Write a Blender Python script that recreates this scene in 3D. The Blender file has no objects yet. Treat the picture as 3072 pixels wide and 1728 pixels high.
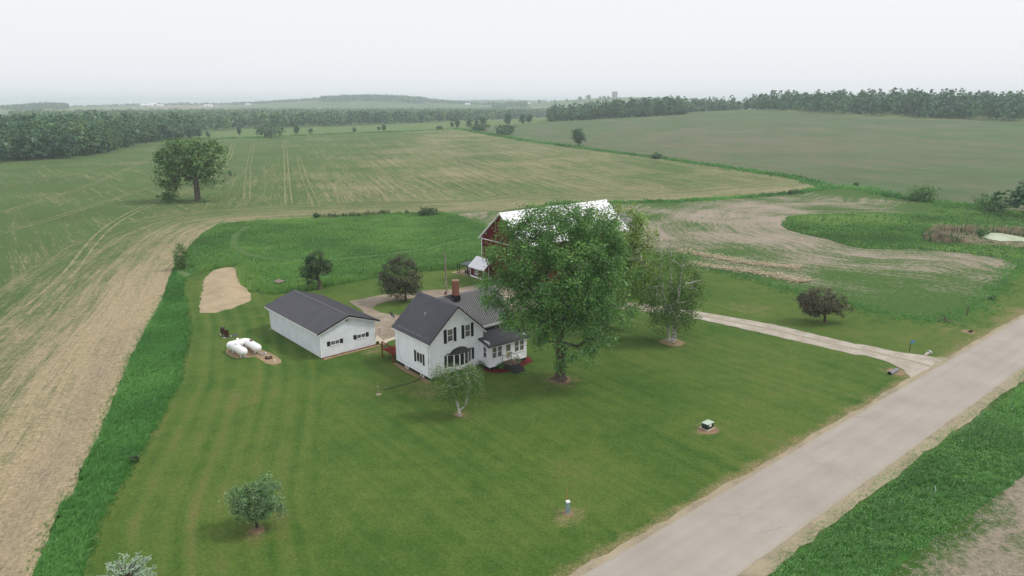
import bpy, math, random
import numpy as np
from mathutils import Vector, Matrix
from mathutils.geometry import delaunay_2d_cdt

# ------------------------------------------------------------------ camera, sky, sun, exposure
SC = bpy.context.scene
COL = SC.collection
CAM_H, FOC, HOR = 30.0, 2048.0, 552.0
PITCH = math.atan(HOR / FOC)
cam_d = bpy.data.cameras.new('camera')
cam_d.lens, cam_d.sensor_width = 24.0, 36.0
cam_d.clip_start, cam_d.clip_end = 0.5, 30000.0
cam = bpy.data.objects.new('camera', cam_d)
COL.objects.link(cam)
cam.location = (0, 0, CAM_H)
cam.rotation_euler = (math.pi / 2 - PITCH, 0, 0)
SC.camera = cam

SUN_ELEV, SUN_AZ = math.radians(50), math.radians(82)     # azimuth from +Y towards +X: the veiled sun stands to the right
world = bpy.data.worlds.new('World')
SC.world = world
world.use_nodes = True
wt = world.node_tree
wt.nodes.clear()
w_out = wt.nodes.new('ShaderNodeOutputWorld')
w_bg = wt.nodes.new('ShaderNodeBackground')
w_sky = wt.nodes.new('ShaderNodeTexSky')
w_sky.sky_type = 'NISHITA'
w_sky.sun_disc = False
w_sky.sun_elevation = SUN_ELEV
w_sky.sun_rotation = SUN_AZ
w_sky.air_density, w_sky.dust_density, w_sky.ozone_density = 1.0, 8.0, 1.0
w_mix = wt.nodes.new('ShaderNodeMixRGB')                    # thin white overcast over the clear sky
w_mix.inputs[0].default_value = 0.90
w_mix.inputs[2].default_value = (8.35, 8.35, 8.65, 1)
wt.links.new(w_sky.outputs[0], w_mix.inputs[1])
wt.links.new(w_mix.outputs[0], w_bg.inputs[0])
w_bg.inputs[1].default_value = 0.091
wt.links.new(w_bg.outputs[0], w_out.inputs[0])

sun_d = bpy.data.lights.new('sun', 'SUN')
sun_d.energy, sun_d.angle, sun_d.color = 1.5, math.radians(11), (1.0, 0.95, 0.87)
sun = bpy.data.objects.new('sun', sun_d)
COL.objects.link(sun)
sdir = Vector((math.sin(SUN_AZ) * math.cos(SUN_ELEV), math.cos(SUN_AZ) * math.cos(SUN_ELEV), math.sin(SUN_ELEV)))
sun.rotation_euler = sdir.to_track_quat('Z', 'Y').to_euler()
sun.location = (0, 100, 200)

vs = SC.view_settings
SC.display_settings.display_device = 'sRGB'
vs.view_transform, vs.look, vs.exposure, vs.gamma = 'Standard', 'None', 0.42, 1.0
vs.use_curve_mapping = False
SC.render.engine = 'CYCLES'
SC.cycles.max_bounces = 6
SC.cycles.diffuse_bounces = 3
SC.cycles.transparent_max_bounces = 8
SC.cycles.volume_bounces = 2

# ------------------------------------------------------------------ helpers
def rgb(r, g, b):
    """sRGB 0-255 to linear"""
    f = lambda c: (c / 12.92) if c <= 0.04045 else ((c + 0.055) / 1.055) ** 2.4
    return (f(r / 255), f(g / 255), f(b / 255))

# far rises: centre x, y, radius x, radius y, height
HILLS = []
def xfar(px, dist):
    """sideways distance of something dist metres ahead near the horizon"""
    return (px - 1536) / FOC * dist / (math.cos(PITCH) + HOR / FOC * math.sin(PITCH))
def hill(px, ytop, dist, wpx, ry):
    HILLS.append((xfar(px, dist), dist, wpx / FOC * dist, ry, 30 + (312 - ytop) / FOC * dist))
hill(1120, 300, 3300, 260, 500)      # wooded hill left of centre
hill(150, 322, 2600, 160, 400)
hill(780, 316, 3800, 420, 600)
hill(1500, 305, 5200, 420, 700)
hill(1880, 302, 2900, 330, 450)
hill(2080, 305, 1900, 170, 260)
hill(430, 325, 3300, 330, 450)
hill(2700, 312, 3200, 900, 600)

def terrain(x, y):
    x = np.asarray(x, float); y = np.asarray(y, float)
    gq = np.exp(-(((x - 430) / 380) ** 2 + ((y - 880) / 360) ** 2) / 2)
    z = 25.0 * np.maximum(0, (gq - .13) / .87) ** 1.5
    for hx, hy, rx, ry, hh in HILLS:
        e = np.exp(-(((x - hx) / rx) ** 2 + ((y - hy) / ry) ** 2) * 0.7)
        z = z + hh * np.maximum(0, (e - .10) / .90)
    return z

def tz(x, y):
    return float(terrain(x, y))

def ray(px, py):
    u, v = (px - 1536) / FOC, (864 - py) / FOC
    return np.array([u, math.cos(PITCH) + v * math.sin(PITCH), -math.sin(PITCH) + v * math.cos(PITCH)])

def at(px, py, z=None):
    """place on the ground (or at height z) seen at a point of the 3072 x 1728 photograph"""
    d = ray(px, py)
    if z is not None:
        t = (z - CAM_H) / d[2]
        return np.array([d[0] * t, d[1] * t])
    ts = np.concatenate([np.linspace(20, 1200, 2400), np.linspace(1200, 7000, 2000)])
    h = CAM_H + d[2] * ts - terrain(d[0] * ts, d[1] * ts)
    i = np.argmax(h <= 0)
    if h[i] > 0:
        i = len(ts) - 1
    t = ts[i]
    if 0 < i and h[i] <= 0:
        t = ts[i - 1] + (ts[i] - ts[i - 1]) * h[i - 1] / (h[i - 1] - h[i])
    return np.array([d[0] * t, d[1] * t])

def ats(pts):
    return np.array([at(*p) for p in pts])

def tag(o, label=None, cat=None, group=None, kind=None):
    if label: o['label'] = label
    if cat: o['category'] = cat
    if group: o['group'] = group
    if kind: o['kind'] = kind
    return o

def link(name, me, mats=None, parent=None):
    o = bpy.data.objects.new(name, me)
    COL.objects.link(o)
    if mats is not None:
        for m in (mats if isinstance(mats, (list, tuple)) else [mats]):
            me.materials.append(m)
    if parent is not None:
        o.parent = parent
    return o

def empty(name, loc, rz=0.0):
    o = bpy.data.objects.new(name, None)
    COL.objects.link(o)
    o.location = loc
    o.rotation_euler = (0, 0, rz)
    o.empty_display_size = 0.3
    return o

def np_mesh(name, V, F, attrs=None, smooth=False, mat_idx=None):
    """V (n,3); F (m,k) with one k, or list of arrays with different k"""
    Fs = F if isinstance(F, list) else [F]
    Fs = [np.asarray(f, np.int32) for f in Fs if len(f)]
    me = bpy.data.meshes.new(name)
    me.vertices.add(len(V))
    me.vertices.foreach_set('co', np.asarray(V, np.float32).ravel())
    nl = sum(f.size for f in Fs)
    npoly = sum(len(f) for f in Fs)
    me.loops.add(nl)
    me.loops.foreach_set('vertex_index', np.concatenate([f.ravel() for f in Fs]))
    me.polygons.add(npoly)
    tot = np.concatenate([np.full(len(f), f.shape[1], np.int32) for f in Fs])
    st = np.concatenate([[0], np.cumsum(tot)[:-1]]).astype(np.int32)
    me.polygons.foreach_set('loop_start', st)
    me.polygons.foreach_set('loop_total', tot)
    if mat_idx is not None:
        me.polygons.foreach_set('material_index', np.asarray(mat_idx, np.int32))
    if smooth:
        me.polygons.foreach_set('use_smooth', np.ones(npoly, bool))
    me.update(calc_edges=True)
    me.validate()
    for k, v in (attrs or {}).items():
        a = me.attributes.new(k, 'FLOAT', 'POINT')
        a.data.foreach_set('value', np.asarray(v, np.float32))
    return me

class MB:
    """collects boxes, prisms, tubes and lathes into ONE mesh"""
    def __init__(s): s.v, s.f = [], []
    def add(s, vs, fs):
        n = len(s.v)
        s.v += [tuple(map(float, p)) for p in vs]
        s.f += [tuple(i + n for i in f) for f in fs]
        return s
    def box(s, x0, x1, y0, y1, z0, z1):
        vs = [(x0, y0, z0), (x1, y0, z0), (x1, y1, z0), (x0, y1, z0), (x0, y0, z1), (x1, y0, z1), (x1, y1, z1), (x0, y1, z1)]
        return s.add(vs, [(3, 2, 1, 0), (4, 5, 6, 7), (0, 1, 5, 4), (1, 2, 6, 5), (2, 3, 7, 6), (3, 0, 4, 7)])
    def prism(s, poly, ext):
        """closed polygon of 3-D points pushed along ext"""
        n = len(poly); e = np.array(ext, float)
        vs = [tuple(p) for p in poly] + [tuple(np.array(p) + e) for p in poly]
        fs = [tuple(range(n))[::-1], tuple(range(n, 2 * n))] + [(i, (i + 1) % n, n + (i + 1) % n, n + i) for i in range(n)]
        return s.add(vs, fs)
    def tube(s, pts, r, k=8, r1=None, caps=True):
        pts = [np.array(p, float) for p in pts]; n = len(pts)
        rr = np.linspace(r, r if r1 is None else r1, n)
        vs, fs = [], []
        for i, p in enumerate(pts):
            d = pts[min(i + 1, n - 1)] - pts[max(i - 1, 0)]
            d /= (np.linalg.norm(d) + 1e-9)
            a = np.cross(d, (0, 0, 1) if abs(d[2]) < .9 else (1, 0, 0)); a /= np.linalg.norm(a)
            b = np.cross(d, a)
            for j in range(k):
                t = 2 * math.pi * j / k
                vs.append(p + rr[i] * (math.cos(t) * a + math.sin(t) * b))
        for i in range(n - 1):
            for j in range(k):
                fs.append((i * k + j, i * k + (j + 1) % k, (i + 1) * k + (j + 1) % k, (i + 1) * k + j))
        if caps:
            fs += [tuple(range(k))[::-1], tuple(range((n - 1) * k, n * k))]
        return s.add(vs, fs)
    def lathe(s, prof, k=20, axis=None, o=(0, 0, 0)):
        """profile [(r, t)] turned about an axis through o"""
        ax = np.array(axis if axis is not None else (0, 0, 1), float); ax /= np.linalg.norm(ax)
        a = np.cross(ax, (0, 0, 1) if abs(ax[2]) < .9 else (1, 0, 0)); a /= np.linalg.norm(a)
        b = np.cross(ax, a); o = np.array(o, float)
        vs, fs = [], []
        for r, t in prof:
            for j in range(k):
                q = 2 * math.pi * j / k
                vs.append(o + ax * t + max(r, 1e-4) * (math.cos(q) * a + math.sin(q) * b))
        n = len(prof)
        for i in range(n - 1):
            for j in range(k):
                fs.append((i * k + j, i * k + (j + 1) % k, (i + 1) * k + (j + 1) % k, (i + 1) * k + j))
        fs += [tuple(range(k))[::-1], tuple(range((n - 1) * k, n * k))]
        return s.add(vs, fs)
    def mesh(s, name, smooth=False):
        me = bpy.data.meshes.new(name)
        me.from_pydata(s.v, [], s.f)
        if smooth:
            me.polygons.foreach_set('use_smooth', np.ones(len(s.f), bool))
        me.update()
        return me
    def build(s, name, m, parent=None, smooth=False):
        o = link(name, s.mesh(name, smooth), m, parent)
        if smooth:
            try:
                o.data.set_sharp_from_angle(angle=math.radians(40))
            except Exception:
                pass
        return o

# ------------------------------------------------------------------ materials
class NT:
    """short hand for a material's nodes"""
    def __init__(s, name):
        s.m = bpy.data.materials.new(name); s.m.use_nodes = True
        s.t = s.m.node_tree; s.t.nodes.clear()
        s.out = s.t.nodes.new('ShaderNodeOutputMaterial')
    def n(s, kind, **kw):
        nd = s.t.nodes.new(kind)
        for k, v in kw.items():
            if k.startswith('i_'):
                key = k[2:]
                nd.inputs[int(key) if key.isdigit() else key].default_value = v
            else:
                setattr(nd, k, v)
        return nd
    def l(s, a, b):
        s.t.links.new(a, b)
    def attr(s, name):
        return s.n('ShaderNodeAttribute', attribute_name=name).outputs['Fac']
    def pos(s):
        return s.n('ShaderNodeNewGeometry').outputs['Position']
    def obj(s):
        return s.n('ShaderNodeTexCoord').outputs['Object']
    def math(s, op, a, b=None, c=None):
        nd = s.n('ShaderNodeMath', operation=op)
        for i, v in enumerate((a, b, c)):
            if v is None: continue
            if isinstance(v, (int, float)): nd.inputs[i].default_value = v
            else: s.l(v, nd.inputs[i])
        return nd.outputs[0]
    def scale(s, vec, sx, sy, sz):
        nd = s.n('ShaderNodeVectorMath', operation='MULTIPLY')
        s.l(vec, nd.inputs[0]); nd.inputs[1].default_value = (sx, sy, sz)
        return nd.outputs[0]
    def comb(s, x, y, z):
        nd = s.n('ShaderNodeCombineXYZ')
        for i, v in enumerate((x, y, z)):
            if isinstance(v, (int, float)): nd.inputs[i].default_value = v
            else: s.l(v, nd.inputs[i])
        return nd.outputs[0]
    def sep(s, vec):
        nd = s.n('ShaderNodeSeparateXYZ'); s.l(vec, nd.inputs[0])
        return nd.outputs
    def noise(s, vec, scale=1.0, detail=4, rough=.55, dist=0.0):
        nd = s.n('ShaderNodeTexNoise')
        nd.inputs['Scale'].default_value = scale; nd.inputs['Detail'].default_value = detail
        nd.inputs['Roughness'].default_value = rough; nd.inputs['Distortion'].default_value = dist
        if vec is not None: s.l(vec, nd.inputs['Vector'])
        return nd.outputs['Fac']
    def ramp(s, fac, stops, interp='LINEAR'):
        nd = s.n('ShaderNodeValToRGB')
        nd.color_ramp.interpolation = interp
        el = nd.color_ramp.elements
        while len(el) < len(stops): el.new(0.5)
        for e, (p, c) in zip(el, stops):
            e.position = p
            e.color = (*(c if isinstance(c, tuple) else (c, c, c)), 1)
        s.l(fac, nd.inputs[0])
        return nd.outputs[0]
    def mix(s, fac, a, b, mode='MIX'):
        nd = s.n('ShaderNodeMixRGB', blend_type=mode)
        for i, v in enumerate((fac, a, b)):
            if isinstance(v, (int, float)): nd.inputs[i].default_value = v if i == 0 else (v, v, v, 1)
            elif isinstance(v, tuple): nd.inputs[i].default_value = (*v, 1)
            else: s.l(v, nd.inputs[i])
        return nd.outputs[0]
    def bump(s, h, strength=.5, dist=.05):
        nd = s.n('ShaderNodeBump'); nd.inputs['Strength'].default_value = strength
        nd.inputs['Distance'].default_value = dist
        s.l(h, nd.inputs['Height'])
        return nd.outputs[0]
    def bsdf(s, color, rough=.8, spec=.2, metal=0.0, normal=None):
        nd = s.n('ShaderNodeBsdfPrincipled')
        for k, v in (('Base Color', color), ('Roughness', rough)):
            if isinstance(v, tuple): nd.inputs[k].default_value = (*v, 1)
            elif isinstance(v, (int, float)): nd.inputs[k].default_value = v
            else: s.l(v, nd.inputs[k])
        nd.inputs['Specular IOR Level'].default_value = spec
        nd.inputs['Metallic'].default_value = metal
        if normal is not None: s.l(normal, nd.inputs['Normal'])
        s.l(nd.outputs[0], s.out.inputs[0])
        return s.m

def plain(name, c, rough=.6, spec=.3, metal=0.0, var=.12, scale=3.0, bump=0.0):
    """a painted or worn surface: base colour with slight grime and tone changes"""
    t = NT(name)
    v = t.obj()
    n1 = t.noise(v, scale, 5, .6)
    dark = tuple(x * (1 - 2.2 * var) for x in c)
    light = tuple(min(1, x * (1 + var)) for x in c)
    col = t.ramp(n1, [(.3, dark), (.62, light)])
    nb = t.bump(t.noise(v, scale * 12, 3), .3, bump) if bump else None
    return t.bsdf(col, rough, spec, metal, nb)
# ------------------------------------------------------------------ ground materials
def dist_poly(X, Y, line):
    """distance of points to a polyline"""
    P = np.stack([X, Y], 1); best = np.full(len(X), 1e9)
    line = np.asarray(line)
    for a, b in zip(line[:-1], line[1:]):
        ab = b - a; L = max(ab @ ab, 1e-9)
        t = np.clip(((P - a) @ ab) / L, 0, 1)
        d = np.linalg.norm(P - a - t[:, None] * ab, axis=1)
        best = np.minimum(best, d)
    return best

def inside(X, Y, poly):
    r = np.zeros(len(X), bool); n = len(poly)
    for i in range(n):
        x0, y0 = poly[i]; x1, y1 = poly[(i + 1) % n]
        c = ((y0 > Y) != (y1 > Y))
        with np.errstate(divide='ignore', invalid='ignore'):
            xi = (x1 - x0) * (Y - y0) / (y1 - y0 + 1e-12) + x0
        r ^= c & (X < xi)
    return r

RS = np.random.RandomState(5)

def ragged(poly, step, amp, closed=True):
    out = []
    n = len(poly)
    ph = RS.rand(6) * 6.28
    acc = 0.0
    for i in range(n if closed else n - 1):
        a, b = np.array(poly[i]), np.array(poly[(i + 1) % n])
        L = np.linalg.norm(b - a)
        m = (a + b) / 2
        d = np.hypot(*m)
        st = max(step, d * step * .012)
        k = max(1, min(400, int(L / st)))
        nrm = np.array([-(b - a)[1], (b - a)[0]]) / (L + 1e-9)
        for j in range(k):
            s = acc + L * j / k
            w = amp * (math.sin(s * .9 + ph[0]) * .16 + math.sin(s * .37 + ph[1]) * .22 + math.sin(s * 2.3 + ph[2]) * .2 + RS.uniform(-.5, .5))
            out.append(a + (b - a) * j / k + nrm * w * min(1, j / 2 if k > 3 else 1))
        acc += L
    return np.array(out)

def sheet(name, poly, m, dz, amp=.15, step=.8, grid=None, attrs=None, kind='structure', zfun=None):
    """a surface lying dz above the ground, with a slightly uneven edge"""
    P = ragged(poly, step, amp) if amp > 0 else np.asarray(poly, float)
    pts = [P]
    if grid:
        for r0, r1, sp in grid:
            lo, hi = P.min(0), P.max(0)
            lo = np.maximum(lo, -r1); hi = np.minimum(hi, r1)
            gx = np.arange(lo[0], hi[0], sp); gy = np.arange(lo[1], hi[1], sp)
            if len(gx) and len(gy):
                X, Y = np.meshgrid(gx, gy); X = X.ravel() + RS.uniform(-.25, .25, X.size) * sp; Y = Y.ravel() + RS.uniform(-.25, .25, Y.size) * sp
                D = np.hypot(X, Y)
                k = (D >= r0) & (D < r1)
                X, Y = X[k], Y[k]
                k = inside(X, Y, P)
                pts.append(np.stack([X[k], Y[k]], 1))
    A = np.concatenate(pts)
    v, e, f, *_ = delaunay_2d_cdt([Vector(p) for p in A], [], [list(range(len(P)))], 1, 1e-4)
    V2 = np.array([(p.x, p.y) for p in v])
    X, Y = V2[:, 0], V2[:, 1]
    Z = terrain(X, Y) + dz
    if zfun is not None: Z = Z + zfun(X, Y)
    at_ = {k: fn(X, Y) for k, fn in (attrs or {}).items()}
    F = [t for t in f if len(t) == 3]
    F = np.array(F, np.int32)
    # faces look up
    a, b, c = V2[F[:, 0]], V2[F[:, 1]], V2[F[:, 2]]
    fl = ((b - a)[:, 0] * (c - a)[:, 1] - (b - a)[:, 1] * (c - a)[:, 0]) < 0
    F[fl] = F[fl][:, ::-1]
    me = np_mesh(name, np.stack([X, Y, Z], 1), F, at_, smooth=True)
    o = link(name, me, m)
    tag(o, kind=kind)
    return o

def soil_crop(name, green, tan, cover, k=.55):
    """seedling rows over dry soil: streaks follow the attribute row (metres across the rows)"""
    t = NT(name)
    p = t.pos(); x, y, z = t.sep(p)
    tn = t.attr('tan')
    sel = lambda m, a, b: t.math('ADD', t.math('MULTIPLY', t.math('GREATER_THAN', m, .0001), b), t.math('MULTIPLY', t.math('LESS_THAN', m, .00011), a))
    r = sel(t.attr('past_headland'), t.attr('row'), sel(t.attr('left_part'), t.attr('row_main'), t.attr('row_left')))
    sx = t.math('MULTIPLY', x, .02); sy = t.math('MULTIPLY', y, .02)
    st = t.noise(t.comb(t.math('MULTIPLY', r, k), sx, sy), 1.0, 3, .6)
    fine = t.noise(t.comb(t.math('MULTIPLY', r, 2.6), t.math('MULTIPLY', x, .12), t.math('MULTIPLY', y, .12)), 1.0, 3, .65)
    pat = t.noise(t.scale(p, .022, .022, 0), 1.0, 5, .6)
    spk = t.noise(p, 2.2, 4, .75)
    spk2 = t.noise(t.scale(p, .5, .5, .5), 1.0, 4, .7)
    f = t.math('ADD', t.math('MULTIPLY', st, .55), t.math('MULTIPLY', fine, .62))
    f = t.math('ADD', f, t.math('MULTIPLY', pat, .6))
    f = t.math('ADD', f, t.math('MULTIPLY', spk, .5))
    f = t.math('ADD', f, t.math('MULTIPLY', spk2, .35))
    f = t.math('ADD', f, t.math('MULTIPLY', tn, .62))
    f = t.math('SUBTRACT', f, cover - .10)
    soil = t.ramp(t.noise(p, 1.1, 5, .75), [(.3, tuple(c * .72 for c in tan)), (.65, tan)])
    leaf = t.ramp(t.noise(t.scale(p, .03, .03, 0), 1.0, 3), [(.3, tuple(c * .8 for c in green)), (.7, green)])
    fac = t.ramp(f, [(.30, 0.0), (.68, 1.0)])
    col = t.mix(fac, leaf, soil)
    col = t.mix(t.math('MULTIPLY', t.attr('path'), t.ramp(spk2, [(.3, .2), (.65, .75)])), col, t.ramp(spk, [(.3, (.19, .155, .11)), (.65, (.31, .26, .195))]))
    col = t.mix(1.0, col, t.ramp(t.noise(p, 3.2, 3, .7), [(.3, .72), (.68, 1.18)]), 'MULTIPLY')
    h = t.math('ADD', t.math('MULTIPLY', spk, 1.0), t.math('MULTIPLY', fine, .8))
    return t.bsdf(col, .95, .05, 0, t.bump(h, 1.0, .28))

def lawn_mat():
    t = NT('mown_grass')
    p = t.pos()
    r = t.attr('row')
    s1 = t.math('SINE', t.math('MULTIPLY', r, 2 * math.pi / 2.0))
    s1 = t.math('MULTIPLY', t.math('MULTIPLY', s1, t.attr('mow')), t.noise(t.scale(p, .09, .09, 0), 1.0, 2))
    stre = t.noise(t.comb(t.math('MULTIPLY', r, 1.3), t.scale(p, .03, .03, 0) and t.math('MULTIPLY', t.sep(p)[0], .04), t.math('MULTIPLY', t.sep(p)[1], .04)), 1.0, 4, .6)
    big = t.noise(t.scale(p, .055, .055, 0), 1.0, 5, .62)
    mid = t.noise(t.scale(p, .6, .6, 0), 1.0, 5, .7)
    fine = t.noise(p, 4.5, 4, .8)
    f = t.math('ADD', t.math('MULTIPLY', big, .9), t.math('MULTIPLY', stre, .42))
    f = t.math('ADD', f, t.math('MULTIPLY', mid, .5))
    f = t.math('ADD', f, t.math('MULTIPLY', s1, .12))
    f = t.math('SUBTRACT', f, .40)
    col = t.ramp(f, [(.14, (.027, .068, .010)), (.38, (.052, .108, .019)), (.58, (.086, .137, .028)), (.80, (.138, .142, .048))])
    dry = t.math('ADD', t.attr('dry'), t.math('MULTIPLY', t.math('SUBTRACT', mid, .5), .9))
    dfac = t.ramp(dry, [(.30, 0.0), (.75, .85)])
    dcol = t.ramp(fine, [(.3, (.15, .12, .06)), (.7, (.31, .255, .14))])
    col = t.mix(dfac, col, dcol)
    bright = t.ramp(fine, [(.25, .58), (.75, 1.38)])
    col = t.mix(1.0, col, bright, 'MULTIPLY')
    return t.bsdf(col, .9, .08, 0, t.bump(t.math('ADD', fine, mid), .6, .06))

def rough_grass(name, lo, hi, sc=.25):
    t = NT(name); p = t.pos()
    a = t.noise(t.scale(p, sc, sc, sc), 1.0, 6, .7)
    b = t.noise(p, 3.0, 4, .75)
    col = t.ramp(t.math('ADD', t.math('MULTIPLY', a, .7), t.math('MULTIPLY', b, .4)), [(.38, lo), (.7, hi)])
    return t.bsdf(col, .95, .05, 0, t.bump(b, .8, .15))

def straw_mix(name, green, tan, k, cover):
    t = NT(name); p = t.pos(); x, y, z = t.sep(p)
    r = t.attr('row')
    wob = t.math('MULTIPLY', t.noise(t.scale(p, .05, .05, 0), 1.0, 3), 9.0)
    rr = t.math('ADD', r, wob)
    st = t.noise(t.comb(t.math('MULTIPLY', rr, k), t.math('MULTIPLY', x, .022), t.math('MULTIPLY', y, .022)), 1.0, 4, .6)
    pat = t.noise(t.scale(p, .035, .035, 0), 1.0, 4, .6)
    spk = t.noise(p, 1.3, 5, .8)
    f = t.math('ADD', t.math('MULTIPLY', st, .52), t.math('MULTIPLY', pat, 1.15))
    f = t.math('ADD', f, t.math('MULTIPLY', spk, .8))
    f = t.math('ADD', f, t.math('MULTIPLY', t.attr('tan'), .5))
    f = t.math('SUBTRACT', f, cover)
    g = t.ramp(spk, [(.3, tuple(c * .7 for c in green)), (.7, tuple(c * 1.2 for c in green))])
    s = t.ramp(t.noise(p, 2.3, 4, .8), [(.28, tuple(c * .55 for c in tan)), (.7, tan)])
    col = t.mix(t.ramp(f, [(.36, 0.0), (.6, 1.0)]), g, s)
    return t.bsdf(col, .95, .05, 0, t.bump(spk, .8, .15))

def gravel_mat(name, c, var=.35):
    t = NT(name); p = t.pos()
    a = t.noise(p, 7.0, 4, .8); b = t.noise(t.scale(p, .35, .35, 0), 1.0, 5, .65)
    f = t.math('ADD', t.math('MULTIPLY', a, .5), t.math('MULTIPLY', b, .6))
    col = t.ramp(f, [(.32, tuple(x * (1 - var) for x in c)), (.56, c), (.75, tuple(min(1, x * 1.15) for x in c))])
    return t.bsdf(col, .95, .1, 0, t.bump(a, .6, .04))

def drive_mat():
    t = NT('limestone_gravel'); p = t.pos()
    a = t.noise(p, 6.0, 4, .8); b = t.noise(t.scale(p, .4, .4, 0), 1.0, 5, .65)
    w = t.attr('wheel')                                    # -1..1 across the lane
    mid = t.math('SUBTRACT', 1.0, t.math('ABSOLUTE', t.math('MULTIPLY', w, 3.2)))
    mid = t.math('ADD', mid, t.math('MULTIPLY', t.math('SUBTRACT', b, .62), 2.2))
    f = t.math('ADD', t.math('MULTIPLY', a, .45), t.math('MULTIPLY', b, .6))
    col = t.ramp(f, [(.34, (.20, .17, .13)), (.54, (.335, .295, .24)), (.74, (.46, .425, .365))])
    col = t.mix(t.ramp(mid, [(.05, 0.0), (.8, .75)]), col, t.ramp(a, [(.35, (.11, .12, .05)), (.7, (.30, .26, .16))]))
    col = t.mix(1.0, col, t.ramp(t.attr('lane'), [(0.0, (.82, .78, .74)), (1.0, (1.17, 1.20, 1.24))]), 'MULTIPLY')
    return t.bsdf(col, .95, .1, 0, t.bump(a, .6, .04))

def road_mat():
    t = NT('chip_seal'); p = t.pos()
    c = t.attr('across'); al = t.attr('along')
    fine = t.noise(p, 9.0, 3, .8)
    st = t.noise(t.comb(t.math('MULTIPLY', c, 1.3), t.math('MULTIPLY', al, .02), 0.0), 1.0, 4, .6)
    pat = t.noise(t.scale(p, .18, .18, 0), 1.0, 5, .65)
    f = t.math('ADD', t.math('MULTIPLY', st, .38), t.math('MULTIPLY', pat, .62))
    f = t.math('ADD', f, t.math('MULTIPLY', fine, .22))
    col = t.ramp(f, [(.40, (.285, .26, .226)), (.60, (.34, .312, .274)), (.80, (.39, .362, .32))])
    # thin cracks
    v = t.n('ShaderNodeTexVoronoi', feature='DISTANCE_TO_EDGE')
    v.inputs['Scale'].default_value = 1.0
    wob = t.noise(t.scale(p, .7, .7, 0), 1.0, 4, .7)
    t.l(t.comb(t.math('ADD', t.math('MULTIPLY', al, .11), t.math('MULTIPLY', wob, .7)), t.math('ADD', t.math('MULTIPLY', c, .17), t.math('MULTIPLY', wob, .5)), 0.0), v.inputs['Vector'])
    cr = t.ramp(v.outputs['Distance'], [(.002, 1.0), (.010, 0.0)])
    gate = t.ramp(t.noise(t.scale(p, .12, .12, 0), 1.0, 2), [(.52, 0.0), (.6, 1.0)])
    cr = t.math('MULTIPLY', cr, gate)
    col = t.mix(t.math('MULTIPLY', cr, .28), col, (.12, .10, .09))
    # loose edge
    ed = t.math('ADD', t.math('ABSOLUTE', c), t.math('MULTIPLY', t.noise(p, 1.4, 4, .7), .9))
    col = t.mix(t.ramp(t.math('SUBTRACT', ed, 3.0), [(.45, 0.0), (.75, .8)]), col, t.ramp(fine, [(.3, (.24, .2, .13)), (.7, (.42, .37, .27))]))
    return t.bsdf(col, .92, .12, 0, t.bump(fine, .35, .02))

M = {}
M['lawn'] = lawn_mat()
M['crop'] = soil_crop('seedling_rows', (.100, .166, .054), (.43, .355, .225), 1.01)
M['crop_far'] = soil_crop('distant_seedling_rows', (.105, .168, .074), (.23, .195, .145), 1.08, .2)
M['pasture'] = rough_grass('pasture_green', (.09, .15, .05), (.15, .21, .075), .05)
M['tall_base'] = rough_grass('tall_grass_floor', (.03, .095, .018), (.06, .17, .035))
M['marsh_base'] = rough_grass('marsh_floor', (.018, .055, .014), (.045, .115, .03))
M['stubble'] = straw_mix('stubble_and_regrowth', (.066, .128, .032), (.39, .332, .265), .85, .855)
M['stubble_near'] = straw_mix('corn_stubble', (.050, .110, .022), (.33, .285, .215), .9, .90)
M['drive'] = drive_mat()
M['road'] = road_mat()
M['shoulder'] = gravel_mat('sandy_shoulder', (.325, .28, .195), .6)
M['soil'] = gravel_mat('bare_sand', (.37, .30, .195), .42)
M['woodchip'] = gravel_mat('wood_chips', (.32, .24, .145), .6)
M['mulch'] = gravel_mat('red_mulch', (.125, .022, .018), .5)
M['dirt'] = gravel_mat('bare_dirt', (.27, .19, .12), .5)
M['concrete'] = gravel_mat('pale_concrete', (.50, .44, .34), .15)

# far country: patchwork of fields
def far_mat():
    t = NT('far_farmland'); p = t.pos()
    v = t.n('ShaderNodeTexVoronoi', feature='F1'); v.inputs['Scale'].default_value = 1.0
    t.l(t.scale(p, .0022, .0011, 0), v.inputs['Vector'])
    hue = t.sep(v.outputs['Color'])[0]
    col = t.ramp(hue, [(.0, (.10, .16, .06)), (.3, (.16, .20, .09)), (.5, (.25, .21, .13)), (.7, (.11, .17, .07)), (.9, (.20, .20, .10))], 'CONSTANT')
    n = t.noise(t.scale(p, .01, .01, 0), 1.0, 4, .6)
    col = t.mix(1.0, col, t.ramp(n, [(.3, .75), (.7, 1.15)]), 'MULTIPLY')
    return t.bsdf(col, .95, .05)
M['far'] = far_mat()

# ------------------------------------------------------------------ ground sheet to the horizon
def axis(lims):
    out = []
    for a, b, s in lims:
        out += list(np.arange(a, b, s))
    return np.array(out + [lims[-1][1]])
gx = axis([(-7000, -1400, 100), (-1400, -500, 30), (-500, 1200, 14), (1200, 2600, 40), (2600, 7000, 100)])
gy = axis([(-60, 200, 20), (200, 1400, 14), (1400, 2600, 40), (2600, 8000, 80)])
X, Y = np.meshgrid(gx, gy)
nx, ny = len(gx), len(gy)
V = np.stack([X.ravel(), Y.ravel(), terrain(X.ravel(), Y.ravel())], 1)
i = (np.arange(ny - 1)[:, None] * nx + np.arange(nx - 1)[None, :]).ravel()
ground = link('ground', np_mesh('ground', V, np.stack([i, i + 1, i + nx + 1, i + nx], 1), smooth=True), M['far'])
tag(ground, kind='structure')

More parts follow.
